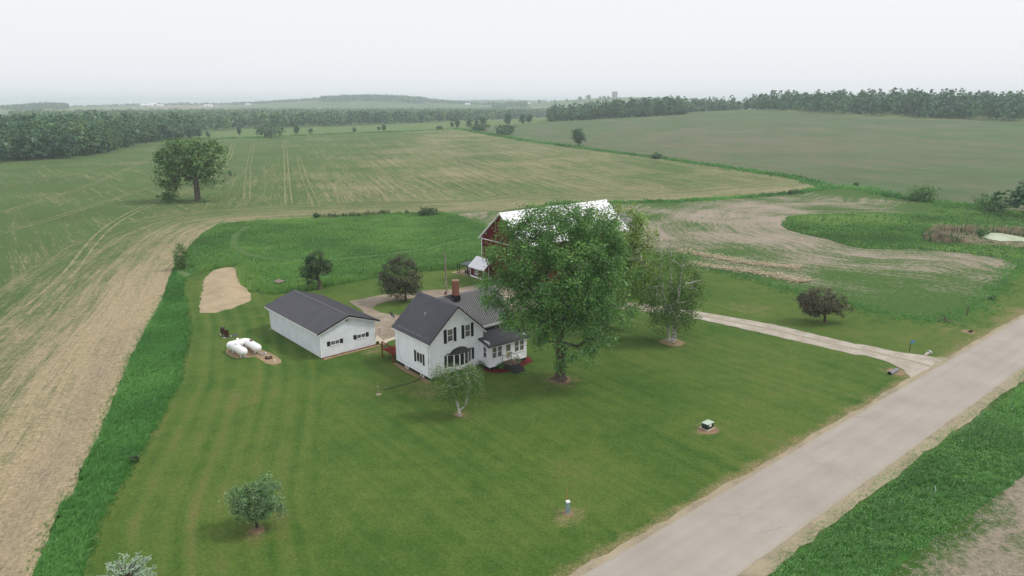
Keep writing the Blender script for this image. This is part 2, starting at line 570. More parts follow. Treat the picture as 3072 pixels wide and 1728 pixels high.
# ------------------------------------------------------------------ road
L0, L1 = at(1748, 1728), at(3072, 950)
RD = (L1 - L0) / np.linalg.norm(L1 - L0)
RN = np.array([RD[1], -RD[0]])                     # to the right of the road direction
ROAD_W = 6.45
def road_pt(s, w):
    """s metres along from the near left edge, w metres to the right of that edge"""
    return L0 + RD * s + RN * w
acr = lambda X, Y: (X - L0[0]) * RN[0] + (Y - L0[1]) * RN[1] - ROAD_W / 2
alo = lambda X, Y: (X - L0[0]) * RD[0] + (Y - L0[1]) * RD[1]
S0, S1 = -60, 420
road_poly = [road_pt(S0, 0), road_pt(S0, ROAD_W), road_pt(S1, ROAD_W), road_pt(S1, 0)]
sheet('road', road_poly, M['road'], .09, .10, .5, grid=[(0, 250, 1.6)], attrs={'across': acr, 'along': alo}, zfun=lambda X, Y: .10 * (1 - np.clip(np.abs(acr(X, Y)) / 3.2, 0, 1) ** 2))
sheet('road_shoulder', [road_pt(S0, -.62), road_pt(S0, .3), road_pt(S1, .3), road_pt(S1, -.3)], M['shoulder'], .06, .28, .5)
sheet('road_shoulder', [road_pt(S0, ROAD_W - .3), road_pt(S0, ROAD_W + 1.15), road_pt(S1, ROAD_W + .9), road_pt(S1, ROAD_W - .3)], M['shoulder'], .07, .25, .5)

# ------------------------------------------------------------------ outlines
STRIP_R = ats([(160, 2100), (250, 1728), (286, 1585), (393, 1402), (447, 1312), (532, 1160), (548, 1080), (566, 997), (556, 911), (544, 866), (556, 838), (587, 822)])
MEAD_LOW = ats([(650, 806), (704, 800), (711, 821), (721, 855), (752, 876), (824, 884), (900, 876), (967, 864), (1153, 830), (1265, 816), (1358, 811), (1400, 800), (1446, 790)])
STUB_LOW = ats([(1950, 782), (2050, 793), (2112, 806), (2247, 834), (2394, 882), (2517, 902), (2644, 941), (2803, 969), (2858, 958), (2902, 945)])
VERGE = [at(2965, 895), at(3042, 805), at(3110, 760), road_pt(260, -16), road_pt(S1, -16)]
STRIP_L = ats([(60, 2100), (96, 1728), (148, 1608), (179, 1518), (224, 1478), (250, 1393), (295, 1317), (326, 1236), (353, 1169), (389, 1080), (431, 1000), (462, 945), (476, 924), (490, 886), (511, 824), (518, 807)])
MEAD_TOP = ats([(569, 738), (607, 700), (656, 671), (800, 659), (942, 653), (1010, 647), (1160, 641), (1321, 636)])
FENCE = ats([(1321, 636), (1500, 632), (1640, 613), (2048, 605), (2227, 593), (2374, 581), (2477, 564)])
DITCH = ats([(2477, 562), (2386, 534), (2247, 514), (2048, 484.6), (1759, 447), (1568.6, 421), (1501, 409), (1370, 387)])
FARLINE = ats([(1370, 387), (1024, 401), (755, 413), (620, 417), (489, 423)])
WOODLINE = ats([(489, 423), (417, 435), (302, 467), (159, 482.6), (0, 490), (-250, 505), (-600, 520)])
MARSH = ats([(2342, 675), (2366, 649), (2426, 643.5), (2565, 641.5), (2783, 641.5), (2803, 627), (2803, 606), (2922, 622), (3072, 637), (3400, 660), (3500, 800), (3250, 815), (3072, 802), (3002, 775), (2883, 759), (2724, 747), (2604, 747), (2545, 739), (2485, 719), (2426, 707), (2366, 691)])
POND = ats([(2940, 709), (2974, 699), (3002, 700), (3072, 713), (3150, 722), (3190, 735), (3120, 737), (3060, 724), (3002, 725), (2962, 717)])
STUB_TOP = FENCE[1:]
DITCH_R = ats([(2477, 564), (2573, 563), (2724, 598), (2922, 620), (3300, 660)])

# lawn
LAWN = np.concatenate([STRIP_R, MEAD_LOW, ats([(1700, 790)]), STUB_LOW, np.array(VERGE), np.array([road_pt(S1, -.3), road_pt(S0, -.3)])])
DRY = [(at(1702, 1545), 1.9, .62), (at(2122, 1290), 2.0, .6), (at(1815, 975), 2.0, .5), (at(2015, 1030), 3.2, .5), (at(2688, 1116), 2.6, .6), (at(2835, 962), 2.5, .5), (at(1378, 1247), 1.6, .5), (at(1290, 1165), 4.5, .48), (at(1684, 1143), 3.0, .55), (at(775, 1590), 1.6, .55), (at(1560, 1110), 5, .28),
       (at(2250, 925), 6, .42), (at(1370, 1010), 9, .12), (at(800, 950), 3.5, .33), (at(1120, 1050), 4, .5), (at(2475, 1075), 3, .12), (at(2870, 985), 7, .38), (at(1180, 1040), 3, .4),
       (at(1400, 868), 6, .45), (at(690, 960), 7, .18), (at(900, 1110), 5, .2), (at(1380, 830), 3.5, .5), (at(2720, 1120), 2.2, .5), (at(1240, 1150), 3.5, .3), (at(1500, 1130), 4, .2), (at(690, 1330), 9, .16), (at(1050, 1190), 9, .14)]
def lawn_dry(X, Y):
    d = np.zeros(len(X))
    for c, r, w in DRY:
        d = np.maximum(d, w * np.exp(-(((X - c[0]) / r) ** 2 + ((Y - c[1]) / r) ** 2)))
    e = acr(X, Y) + ROAD_W / 2
    d = np.maximum(d, .75 * np.exp(-np.maximum(0, -e - .6) / 1.1))
    d = np.maximum(d, .34 * np.exp(-dist_poly(X, Y, STRIP_R) / 1.2))
    return d
def lawn_row(X, Y):
    a = dist_poly(X, Y, STRIP_R)
    b = acr(X, Y)
    w = np.clip((a - 14) / 10, 0, 1)
    return np.where(a < 16, a, 60 + np.where(alo(X, Y) + acr(X, Y) * .3 < 62, alo(X, Y), b))
def lawn_mow(X, Y):
    a = dist_poly(X, Y, STRIP_R)
    return .22 + .78 * np.clip((20 - a) / 8, 0, 1)
sheet('lawn', LAWN, M['lawn'], .035, .12, .6, grid=[(0, 115, 1.0), (115, 420, 5)], attrs={'row': lawn_row, 'dry': lawn_dry, 'mow': lawn_mow})

# tall grass ground, meadow ground, marsh ground
STRIP = np.concatenate([STRIP_R[:-1], STRIP_L[::-1]])
MEADOW = np.concatenate([ats([(518, 807)]), MEAD_TOP, ats([(1368, 642), (1414, 662), (1461, 676), (1500, 700)]), MEAD_LOW[::-1], STRIP_R[-1:]])
sheet('tall_grass_floor', STRIP, M['tall_base'], .02, .2)
sheet('meadow_floor', MEADOW, M['tall_base'], .02, .2)
sheet('marsh_floor', MARSH, M['marsh_base'], .05, .3)

# crop field
OUT = [np.array([-900., 420.]), np.array([-900., 20.]), np.array([-120., 5.])]
CROP = np.concatenate([STRIP_L, MEAD_TOP, FENCE[1:], DITCH[1:], FARLINE[1:], WOODLINE[1:], np.array(OUT)])
EDGE = np.concatenate([STRIP_L, MEAD_TOP, FENCE[1:]])
ROWD = at(855, 400) - at(865, 610); ROWD /= np.linalg.norm(ROWD)
def crop_row(X, Y):
    e = dist_poly(X, Y, EDGE)
    d2 = dist_poly(X, Y, WOODLINE)
    main = X * ROWD[1] - Y * ROWD[0]
    # rows left of the lone tree run along the wood edge
    lft = (X < -95 - (Y - 200) * .25) & (Y > 135)
    return e
def crop_tan(X, Y):
    e = dist_poly(X, Y, EDGE)
    near = np.exp(-(e / 12.0) ** 2)
    low = np.clip((150 - Y) / 80, 0, 1)
    left = np.clip((-60 - X) / 60, 0, 1) * np.clip((Y - 55) / 60, 0, 1)
    return near * (.18 + .42 * low) + .10 * low - .22 * left
sheet('crop_field', CROP, M['crop'], .02, .3, .8, grid=[(0, 100, 1.3), (100, 170, 2.2), (170, 330, 5), (330, 1500, 15)], attrs={'row': crop_row, 'tan': crop_tan, 'past_headland': lambda X, Y: dist_poly(X, Y, EDGE) - 26, 'left_part': lambda X, Y: -95 - (Y - 200) * .25 - X, 'row_main': lambda X, Y: 300 + X * ROWD[1] - Y * ROWD[0], 'row_left': lambda X, Y: 500 + X * .78 + Y * .62, 'path': lambda X, Y: np.exp(-((dist_poly(X, Y, STRIP_L[:11]) - 2.6) / 1.2) ** 2)})

# right hand field on the rise
RFAR = ats([(1480, 378), (1590, 372), (1650, 366), (1819, 357), (2048, 345), (2088, 333), (2286, 332), (2485, 347), (2724, 357), (3072, 371), (3500, 390)])
RFIELD = np.concatenate([RFAR, ats([(3700, 720)]), DITCH_R[::-1], DITCH[1:]])
sheet('young_crop_field', RFIELD, M['crop_far'], .22, .6, 3.0, grid=[(0, 700, 12), (700, 2500, 22)],
      attrs={'row': lambda X, Y: dist_poly(X, Y, np.concatenate([DITCH_R[::-1], DITCH])), 'tan': lambda X, Y: .25 * np.exp(-((X - 160) / 130) ** 2 - ((Y - 470) / 150) ** 2)})
# pasture beyond the fence line
PAST = np.concatenate([ats([(489, 421), (576, 404), (715, 389), (874, 384), (1024, 380), (1362, 367), (1461, 363), (1650, 355), (1660, 365)]), RFAR[:2][::-1], FARLINE[:-1]])
sheet('pasture', PAST, M['pasture'], .2, .6, 4.0, grid=[(0, 2500, 22)])
# stubble field
STUB = np.concatenate([ats([(1500, 702), (1461, 678), (1414, 664), (1370, 645), (1400, 640)]), STUB_TOP, DITCH_R[1:], ats([(3500, 690)]), np.array(VERGE[:3])[::-1], STUB_LOW[::-1], ats([(1650, 780), (1560, 740)])])
sheet('stubble_field', STUB, M['stubble'], .028, .8, .8, grid=[(0, 190, 2.2), (190, 500, 6)],
      attrs={'row': lambda X, Y: dist_poly(X, Y, np.concatenate([MARSH, MARSH[:1]])),
             'tan': lambda X, Y: .52 * np.exp(-((X - at(2150, 660)[0]) / 42) ** 2 - ((Y - at(2150, 660)[1]) / 48) ** 2) + .35 * np.exp(-((X - at(2900, 880)[0]) / 9) ** 2 - ((Y - at(2900, 880)[1]) / 12) ** 2) - .35 * np.exp(-(dist_poly(X, Y, STUB_LOW) / 5.0) ** 2) - .12})
# across the road
WEED_L = np.array([road_pt(S0, ROAD_W + 1.3), road_pt(0, ROAD_W + 1.3), road_pt(40, ROAD_W + 1.5), road_pt(60, ROAD_W + 1.7), road_pt(64, ROAD_W + 3)])
WEED_R = np.array([road_pt(66, ROAD_W + 10.5), road_pt(40, ROAD_W + 8.0), road_pt(20, ROAD_W + 6.3), road_pt(0, ROAD_W + 5.9), road_pt(S0, ROAD_W + 5.9)])
WEEDS = np.concatenate([WEED_L, WEED_R])
sheet('corn_stubble_field', [road_pt(S0, ROAD_W + 1.1), road_pt(S1, ROAD_W + .9), road_pt(S1, ROAD_W + 120), road_pt(S0, ROAD_W + 120)], M['stubble_near'], .03, .2, .8,
      grid=[(0, 140, 2.5)], attrs={'row': acr, 'tan': lambda X, Y: .85 * np.exp(-((acr(X, Y) - 13.6) / 3.4) ** 2) + .5 * np.exp(-((acr(X, Y) - 6) / 3) ** 2) * (alo(X, Y) > 60)})
sheet('weed_floor', WEEDS, M['tall_base'], .05, .25)

# pond with a skin of duckweed
t = NT('duckweed_water'); p = t.pos()
c = t.ramp(t.noise(t.scale(p, .5, .5, 0), 1.0, 4, .6), [(.3, (.36, .44, .27)), (.6, (.50, .57, .40)), (.8, (.56, .60, .50))])
M['pond'] = t.bsdf(c, .25, .5)
sheet('pond', POND, M['pond'], .09, .15, .6)

# driveway and yard
DU = ats([(2848, 1076), (2780, 1068), (2682, 1055), (2600, 1036), (2565, 1033), (2326, 975), (2088, 934), (1942, 913), (1889, 909)])
DL = ats([(2738, 1140), (2712, 1111), (2671, 1090), (2600, 1068), (2565, 1065), (2326, 1009), (2092, 957), (1933, 935), (1860, 928)])
DC = np.array([(DU[k] + DL[k]) / 2 for k in range(len(DU))])
DRIVE = np.concatenate([[road_pt(97, .2)], DU, ats([(1790, 893), (1700, 872), (1600, 858), (1500, 852), (1431, 856), (1358, 869), (1267, 872), (1138, 887), (1047, 905)]),
                        ats([(1085, 930), (1110, 965), (1124, 990), (1130, 1022), (1169, 1024), (1230, 1010), (1300, 1000), (1420, 960), (1540, 935), (1640, 922), (1720, 925)]), DL[::-1], [road_pt(86.5, .2)]])
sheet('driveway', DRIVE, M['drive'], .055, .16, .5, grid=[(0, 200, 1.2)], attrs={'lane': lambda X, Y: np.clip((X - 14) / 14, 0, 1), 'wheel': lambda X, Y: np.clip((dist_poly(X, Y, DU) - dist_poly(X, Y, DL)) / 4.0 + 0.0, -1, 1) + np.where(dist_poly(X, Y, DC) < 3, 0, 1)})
sheet('lawn_island', ats([(1117, 927), (1130, 915), (1160, 905), (1235, 896), (1290, 890), (1300, 930), (1240, 950), (1185, 945), (1140, 938)]), M['lawn'], .075, .1, .4, grid=[(0, 200, 1.5)],
      attrs={'row': lawn_row, 'dry': lambda X, Y: X * 0 + .1, 'mow': lambda X, Y: X * 0 + .2})
for nm, pts in (('concrete_apron', [(1126, 1028), (1129, 1006), (1151, 1022), (1154, 1036)]), ('walkway', [(1148, 1022), (1166, 1018), (1190, 1010), (1190, 1016), (1168, 1025), (1154, 1033)])):
    sheet(nm, ats(pts), M['concrete'], .08, .0)
# sandy mound, wood chips, dirt rings, mulch
MOUND = ats([(600, 940), (604, 880), (612, 840), (640, 812), (680, 800), (706, 803), (709, 822), (722, 850), (752, 880), (748, 905), (700, 925), (650, 938)])
mc = at(675, 868)
sheet('sandy_mound', MOUND, M['soil'], .04, .35, .5, grid=[(0, 200, .9)], zfun=lambda X, Y: 1.0 * np.exp(-((X - mc[0]) / 5) ** 2 - ((Y - mc[1]) / 9) ** 2) * np.clip(dist_poly(X, Y, np.concatenate([MOUND, MOUND[:1]])) / 3, 0, 1) * 1.0)
CHIPS = ats([(676, 1058), (678, 1050), (700, 1046), (740, 1040), (775, 1046), (790, 1052), (815, 1062), (843, 1080), (846, 1090), (820, 1096), (800, 1092), (780, 1078), (765, 1071), (735, 1074), (710, 1077), (690, 1068)])
sheet('wood_chip_bed', CHIPS, M['woodchip'], .05, .12, .3)
def ring(px, py, r, m=M['dirt'], nm='bare_dirt_ring', sx=1.0):
    c = at(px, py)
    sheet(nm, [c + np.array([math.cos(q) * r * sx, math.sin(q) * r]) for q in np.linspace(0, 6.283, 18)[:-1]], m, .045, r * .22, .12)
ring(1682, 1141, 1.15); ring(2015, 1027, 1.55, M['woodchip'], 'wood_chip_ring'); ring(1378, 1246, .5); ring(773, 1592, .5); ring(1703, 1541, .42); ring(2122, 1291, .85, sx=1.2); ring(2473, 968, .4); ring(1136, 1184, .3, M['soil'])
ring(2688, 1116, 1.0); ring(2905, 997, .9); ring(1812, 975, .7)

# wheel tracks left by machines in the crop
t = NT('track_soil'); p = t.pos()
M['track'] = t.bsdf(t.ramp(t.noise(p, .28, 6, .8), [(.40, (.115, .165, .06)), (.66, (.36, .30, .19))]), .95, .05)
def track(pts, w=.5, gap=1.9):
    P = ats(pts)
    Q = []
    for a, b in zip(P[:-1], P[1:]):
        k = max(2, int(np.linalg.norm(b - a) / 8))
        for j in range(k): Q.append(a + (b - a) * j / k)
    Q = np.array(Q + [P[-1]])
    for _ in range(6): Q[1:-1] = (Q[:-2] + Q[1:-1] * 2 + Q[2:]) / 4
    T = np.gradient(Q, axis=0); T /= np.linalg.norm(T, axis=1)[:, None]
    Nn = np.stack([-T[:, 1], T[:, 0]], 1)
    for s in (-1, 1):
        jit = RS.uniform(.7, 1.3, len(Q))[:, None]
        a, b = Q + Nn * (s * gap / 2 - w / 2 * jit), Q + Nn * (s * gap / 2 + w / 2 * jit)
        V = np.concatenate([a, b]); n = len(Q)
        Z = terrain(V[:, 0], V[:, 1]) + .05 + .0001 * np.hypot(V[:, 0], V[:, 1])
        idx = np.arange(n - 1)
        tag(link('wheel_track', np_mesh('wheel_track', np.column_stack([V, Z]), np.stack([idx, idx + n, idx + n + 1, idx + 1], 1)), M['track']), kind='structure')
track([(866, 612), (861, 540), (857, 470), (855, 420)])
track([(950, 620), (915, 540), (895, 470)], .4)
track([(1090, 410), (1130, 440), (1200, 480), (1290, 520), (1370, 545), (1420, 575)])
track([(1050, 465), (1110, 500), (1180, 545), (1290, 605)])
track([(700, 430), (690, 470), (655, 520), (600, 560), (520, 590), (380, 640), (300, 700), (258, 740), (235, 800), (180, 860), (60, 950), (0, 985)])
track([(640, 575), (780, 577), (830, 590), (800, 620), (640, 625), (540, 640), (430, 690)], .4)
track([(0, 640), (120, 605), (260, 560), (420, 490)], .5)
track([(0, 700), (150, 660), (300, 610), (460, 560)], .5)
track([(0, 560), (200, 530), (400, 480)], .4)
track([(1200, 440), (1330, 470), (1480, 510), (1600, 540), (1800, 560)], .4)
track([(760, 430), (745, 500), (740, 600)], .35)
# mown circle in the meadow
M['mown_path'] = rough_grass('mown_meadow_path', (.055, .115, .032), (.10, .165, .055))
# ------------------------------------------------------------------ foliage and bark
def leaf_mat(name, lo, mid, hi, trans=.3, back=None):
    t = NT(name)
    tint = t.attr('tint')
    col = t.ramp(tint, [(.1, lo), (.5, mid), (.92, hi)])
    if back is not None:
        g = t.n('ShaderNodeNewGeometry')
        col = t.mix(t.math('MULTIPLY', g.outputs['Backfacing'], .8), col, back)
    d = t.n('ShaderNodeBsdfDiffuse'); t.l(col, d.inputs[0]); d.inputs[1].default_value = .6
    tr = t.n('ShaderNodeBsdfTranslucent'); t.l(t.mix(1.0, col, (1.25, 1.35, .7), 'MULTIPLY'), tr.inputs[0])
    gl = t.n('ShaderNodeBsdfGlossy'); gl.inputs['Roughness'].default_value = .45; gl.inputs[0].default_value = (1, 1, 1, 1)
    m1 = t.n('ShaderNodeMixShader'); m1.inputs[0].default_value = trans
    t.l(d.outputs[0], m1.inputs[1]); t.l(tr.outputs[0], m1.inputs[2])
    m2 = t.n('ShaderNodeMixShader'); m2.inputs[0].default_value = .035
    t.l(m1.outputs[0], m2.inputs[1]); t.l(gl.outputs[0], m2.inputs[2])
    t.l(m2.outputs[0], t.out.inputs[0])
    return t.m

def bark_mat(name, a, b, sc=2.0, birch=False):
    t = NT(name); v = t.obj()
    if birch:
        n = t.noise(t.scale(v, 2.0, 2.0, 7.0), 1.0, 5, .7)
        col = t.ramp(n, [(.40, (.03, .028, .025)), (.47, a), (.7, b)])
        return t.bsdf(col, .8, .15)
    n = t.noise(t.scale(v, sc * 3, sc * 3, sc * .6), 1.0, 5, .7)
    col = t.ramp(n, [(.3, a), (.7, b)])
    return t.bsdf(col, .95, .05, 0, t.bump(n, 1.0, .08))

M['bark'] = bark_mat('grey_bark', (.055, .043, .033), (.19, .155, .125))
M['bark_dark'] = bark_mat('dark_bark', (.03, .024, .02), (.10, .08, .065))
M['bark_birch'] = bark_mat('birch_bark', (.52, .49, .46), (.74, .71, .68), birch=True)
M['bark_dead'] = bark_mat('dead_limb', (.20, .17, .15), (.42, .39, .36))
M['maple'] = leaf_mat('maple_leaves', (0.031, 0.102, 0.019), (0.081, 0.220, 0.036), (0.180, 0.370, 0.066), .16, (0.231, 0.406, 0.175))
M['willowy'] = leaf_mat('pale_leaves', (0.100, 0.185, 0.035), (0.222, 0.346, 0.068), (0.377, 0.498, 0.115), .22)
M['birch'] = leaf_mat('birch_leaves', (0.055, 0.129, 0.027), (0.119, 0.233, 0.049), (0.228, 0.365, 0.080), .22)
M['elm'] = leaf_mat('elm_leaves', (0.040, 0.114, 0.034), (0.100, 0.214, 0.055), (0.214, 0.350, 0.081), .14)
M['dark'] = leaf_mat('dark_leaves', (0.021, 0.055, 0.021), (0.048, 0.113, 0.034), (0.113, 0.207, 0.052), .12)
M['redgreen'] = leaf_mat('bronze_leaves', (0.030, 0.038, 0.018), (0.065, 0.079, 0.036), (0.125, 0.122, 0.062), .12)
M['purple'] = leaf_mat('purple_leaves', (0.039, 0.031, 0.024), (0.098, 0.085, 0.054), (0.183, 0.166, 0.090), .12)
M['silver'] = leaf_mat('silver_green_leaves', (0.041, 0.103, 0.036), (0.115, 0.221, 0.084), (0.257, 0.410, 0.180), .15, (0.297, 0.457, 0.240))
M['spruce'] = leaf_mat('blue_spruce_needles', (0.175, 0.287, 0.230), (0.419, 0.573, 0.445), (0.786, 0.923, 0.718), .1)
M['sapling'] = leaf_mat('sapling_leaves', (0.045, 0.112, 0.024), (0.098, 0.195, 0.045), (0.180, 0.300, 0.075), .2)
M['wood_leaf'] = leaf_mat('woodland_leaves', (0.025, 0.076, 0.037), (0.054, 0.144, 0.060), (0.114, 0.244, 0.096), .12)
M['wood_leaf2'] = leaf_mat('lighter_woodland_leaves', (0.044, 0.105, 0.034), (0.094, 0.184, 0.059), (0.173, 0.277, 0.095), .14)
M['conifer'] = leaf_mat('dark_conifer_needles', (0.010, 0.028, 0.015), (0.023, 0.051, 0.026), (0.045, 0.083, 0.038), .1)
M['bush'] = leaf_mat('bush_leaves', (0.037, 0.105, 0.028), (0.091, 0.219, 0.053), (0.189, 0.361, 0.086), .18)

def grow(seed, lobes, n_cl, trunk, trunk_r, tip_r=.012, seg=.7, droop=0.0, shell=2.0, up=.35, lift=1.0, minz=None, extra=None):
    """trunk: list of stems, each a list of (x,y,z). Returns clusters and skeleton (P, parent, radius)"""
    R = np.random.RandomState(seed)
    w = np.array([l[3] * l[4] * l[5] * (l[6] if len(l) > 6 else 1) for l in lobes]); w = w / w.sum()
    cl = []
    while len(cl) < n_cl:
        l = lobes[R.choice(len(lobes), p=w)]
        d = R.normal(size=3); d /= np.linalg.norm(d)
        r = R.rand() ** (1 / (3 * shell))
        p = np.array(l[:3]) + d * r * np.array(l[3:6])
        if minz is not None and p[2] < minz: continue
        cl.append(p)
    cl = np.array(cl)
    P, par, dr = [], [], []
    stems_end = []
    for st in trunk:
        st = [np.array(q, float) for q in st]
        prev = -1
        if len(P):                                     # fork: join the nearest existing node
            prev = int(np.argmin(np.linalg.norm(np.array(P) - st[0], axis=1)))
        for a, b in zip(st[:-1], st[1:]):
            k = max(1, int(np.linalg.norm(b - a) / (seg * .7)))
            for j in range(k):
                q = a + (b - a) * j / k
                if len(P) and prev >= 0 and np.linalg.norm(P[prev] - q) < 1e-6: continue
                P.append(q + R.normal(size=3) * .02); par.append(prev); dr.append((b - a) / np.linalg.norm(b - a)); prev = len(P) - 1
        P.append(st[-1]); par.append(prev); dr.append(dr[-1]); stems_end.append(len(P) - 1)
    nstem = len(P)
    base = P[0]
    zmin_fork = min(q[2] for q in [np.array(st[-1]) for st in trunk]) * .35
    order = np.argsort(np.linalg.norm(cl - np.array([base[0], base[1], trunk[0][-1][2]]), axis=1))
    PA = np.zeros((nstem + n_cl * 24, 3)); PA[:nstem] = P; n = nstem
    par = list(par); dr = list(dr)
    ok0 = np.zeros(len(PA), bool); ok0[:nstem] = np.array(P)[:, 2] > zmin_fork
    tips = []
    for ci in order:
        c = cl[ci]
        d = c - PA[:n]; L = np.linalg.norm(d, axis=1)
        cost = L * (1 + 1.2 * np.clip((PA[:n, 2] + .15 * L - c[2]) / (L + .1), 0, 1) * lift) + np.where(ok0[:n], 0, 1e6)
        j = int(np.argmin(cost))
        a = PA[j]; L = np.linalg.norm(c - a)
        k = max(1, min(20, int(L / seg)))
        ctrl = a + np.array(dr[j]) * L * .3 + np.array([0, 0, L * (up * .3 - droop * .1)])
        prev = j
        for q in range(1, k + 1):
            s = q / k
            pt = (1 - s) ** 2 * a + 2 * s * (1 - s) * ctrl + s * s * c + (R.normal(size=3) * .05 * L if 0 < q < k else 0)
            pt[2] -= droop * math.sin(s * math.pi / 2) * .15 * L
            PA[n] = pt; par.append(prev); v = pt - PA[prev]; dr.append(v / (np.linalg.norm(v) + 1e-9)); ok0[n] = True; prev = n; n += 1
        tips.append(prev)
    PA = PA[:n]; par = np.array(par)
    cnt = np.zeros(n); 
    for tp in tips: cnt[tp] += 1
    for e in stems_end: cnt[e] += 2
    for q in range(n - 1, -1, -1):
        if par[q] >= 0: cnt[par[q]] += cnt[q]
    rad = np.maximum(tip_r, trunk_r * (cnt / cnt[0]) ** .52)
    cl = PA[tips]
    return cl, PA, par, rad

def limb_mesh(P, par, rad, flare=1.35, max_r=1e9, min_r=0, flute=0.0):
    """tapered prisms along the skeleton, thick ones rounder"""
    Vs, Fs, n0 = [], [], 0
    idx = np.where(par >= 0)[0]
    for lo, hi, k in ((.12, 1e9, 9), (.035, .12, 5), (0, .035, 3)):
        s = idx[(rad[idx] >= lo) & (rad[idx] < hi) & (rad[idx] >= min_r) & (rad[idx] < max_r)]
        if not len(s): continue
        a, b = P[par[s]], P[s]
        ra, rb = np.minimum(rad[par[s]], rad[s] * 1.35), rad[s].copy()
        d = b - a; d /= (np.linalg.norm(d, axis=1)[:, None] + 1e-9)
        ref = np.where(np.abs(d[:, 2:3]) < .9, np.array([[0, 0, 1.]]), np.array([[1., 0, 0]]))
        u = np.cross(d, ref); u /= (np.linalg.norm(u, axis=1)[:, None] + 1e-9)
        v = np.cross(d, u)
        b = b + d * rb[:, None] * .25
        if flare > 1:
            z0 = P[0][2]; R0 = rad[0] * 3.0
            fa = 1 + (flare - 1) * np.exp(-np.maximum(0, a[:, 2] - z0) / R0 * 2.2); fb = 1 + (flare - 1) * np.exp(-np.maximum(0, b[:, 2] - z0) / R0 * 2.2)
            ra = ra * fa; rb = rb * fb
        q = np.arange(k) * 2 * math.pi / k
        fl = 1 + flute * np.sin(q * 4)
        ring = lambda c, r: c[:, None, :] + r[:, None, None] * fl[None, :, None] * (np.cos(q)[None, :, None] * u[:, None, :] + np.sin(q)[None, :, None] * v[:, None, :])
        VV = np.concatenate([ring(a, ra), ring(b, rb)], 1)           # (m, 2k, 3)
        m = len(s)
        off = n0 + np.arange(m)[:, None] * 2 * k
        for j in range(k):
            j2 = (j + 1) % k
            Fs.append(np.stack([off[:, 0] + j, off[:, 0] + j2, off[:, 0] + k + j2, off[:, 0] + k + j], 1))
        Vs.append(VV.reshape(-1, 3)); n0 += m * 2 * k
    return np.concatenate(Vs), np.concatenate(Fs)

def leaves(seed, cl, per, spread, size, ctr, up=.5, out=.6, flat=.75, size_var=.35, hang=0.0):
    R = np.random.RandomState(seed)
    n = len(cl) * per
    c = np.repeat(cl, per, 0)
    off = R.normal(size=(n, 3)) * spread * np.repeat(R.uniform(.7, 1.25, len(cl)), per)[:, None]
    off[:, 2] *= flat
    if hang: off[:, 2] -= np.abs(R.normal(size=n)) * hang
    p = c + off
    o = p - np.array(ctr); o /= (np.linalg.norm(o, axis=1)[:, None] + 1e-6)
    nr = R.normal(size=(n, 3)) * .6 + o * out + np.array([0, 0, up]); nr /= (np.linalg.norm(nr, axis=1)[:, None] + 1e-9)
    t = np.cross(nr, R.normal(size=(n, 3))); t /= (np.linalg.norm(t, axis=1)[:, None] + 1e-9)
    b = np.cross(nr, t)
    s = size * np.exp(R.normal(size=n) * size_var * .7)
    w = s * R.uniform(.45, .8, n)
    fold = nr * (s * R.uniform(-.22, .22, n))[:, None]
    V = np.stack([p - t * s[:, None], p - b * w[:, None] + fold, p + t * s[:, None], p + b * w[:, None] + fold], 1).reshape(-1, 3)
    i = np.arange(n) * 4
    F = np.concatenate([np.stack([i, i + 1, i + 2], 1), np.stack([i, i + 2, i + 3], 1)])
    tint = np.clip(np.repeat(R.normal(.5, .14, len(cl)), per) + R.normal(0, .16, n), 0, 1)
    return V, F, np.repeat(tint, 4)

def tree(name, loc, label, cat, seed, lobes, n_cl, per, spread, size, trunk, trunk_r, leafm, barkm, group=None, rz=0, dead=None, flute=0.0, leafkw=None, **kw):
    cl, P, par, rad = grow(seed, lobes, n_cl, trunk, trunk_r, **kw)
    root = empty(name, (loc[0], loc[1], tz(*loc[:2])), rz)
    tag(root, label, cat, group)
    V, F = limb_mesh(P, par, rad, flute=flute)
    link('trunk', np_mesh('trunk', V, F, smooth=True), barkm, root)
    ctr = np.mean(np.array([l[:3] for l in lobes]), 0)
    V, F, tn = leaves(seed + 1, cl, per, spread, size, ctr, **(leafkw or {}))
    link('crown', np_mesh('crown', V, F, {'tint': tn}), leafm, root)
    return root

def dead_branches(parent, seed, starts, m, r=.05):
    """bare limbs: starts = list of (point list)"""
    R = np.random.RandomState(seed)
    for pts in starts:
        mb = MB(); pts = [np.array(p, float) for p in pts]
        mb.tube(pts, r, 5, r * .35)
        for q in range(3):
            k = R.randint(1, len(pts)); a = pts[k - 1] + (pts[k] - pts[k - 1]) * R.rand()
            d = (pts[-1] - pts[0]) * R.uniform(.2, .4) + R.normal(size=3) * .45
            mb.tube([a, a + d * .5 + R.normal(size=3) * .06, a + d], r * .45, 4, r * .2)
        mb.build('dead_branch', m, parent)

# ------------------------------------------------------------------ tall grass, weeds, reeds
def patchy(x, y, size, seed):
    """smooth random patches about size metres across, roughly -1..1"""
    R = np.random.RandomState(seed + 900); g = R.normal(0, .6, (64, 64))
    u, v = x / size, y / size; i, j = np.floor(u).astype(int), np.floor(v).astype(int)
    f, h = u - i, v - j; f = f * f * (3 - 2 * f); h = h * h * (3 - 2 * h)
    G = lambda a, b: g[a % 64, b % 64]
    return (G(i, j) * (1 - f) + G(i + 1, j) * f) * (1 - h) + (G(i, j + 1) * (1 - f) + G(i + 1, j + 1) * f) * h

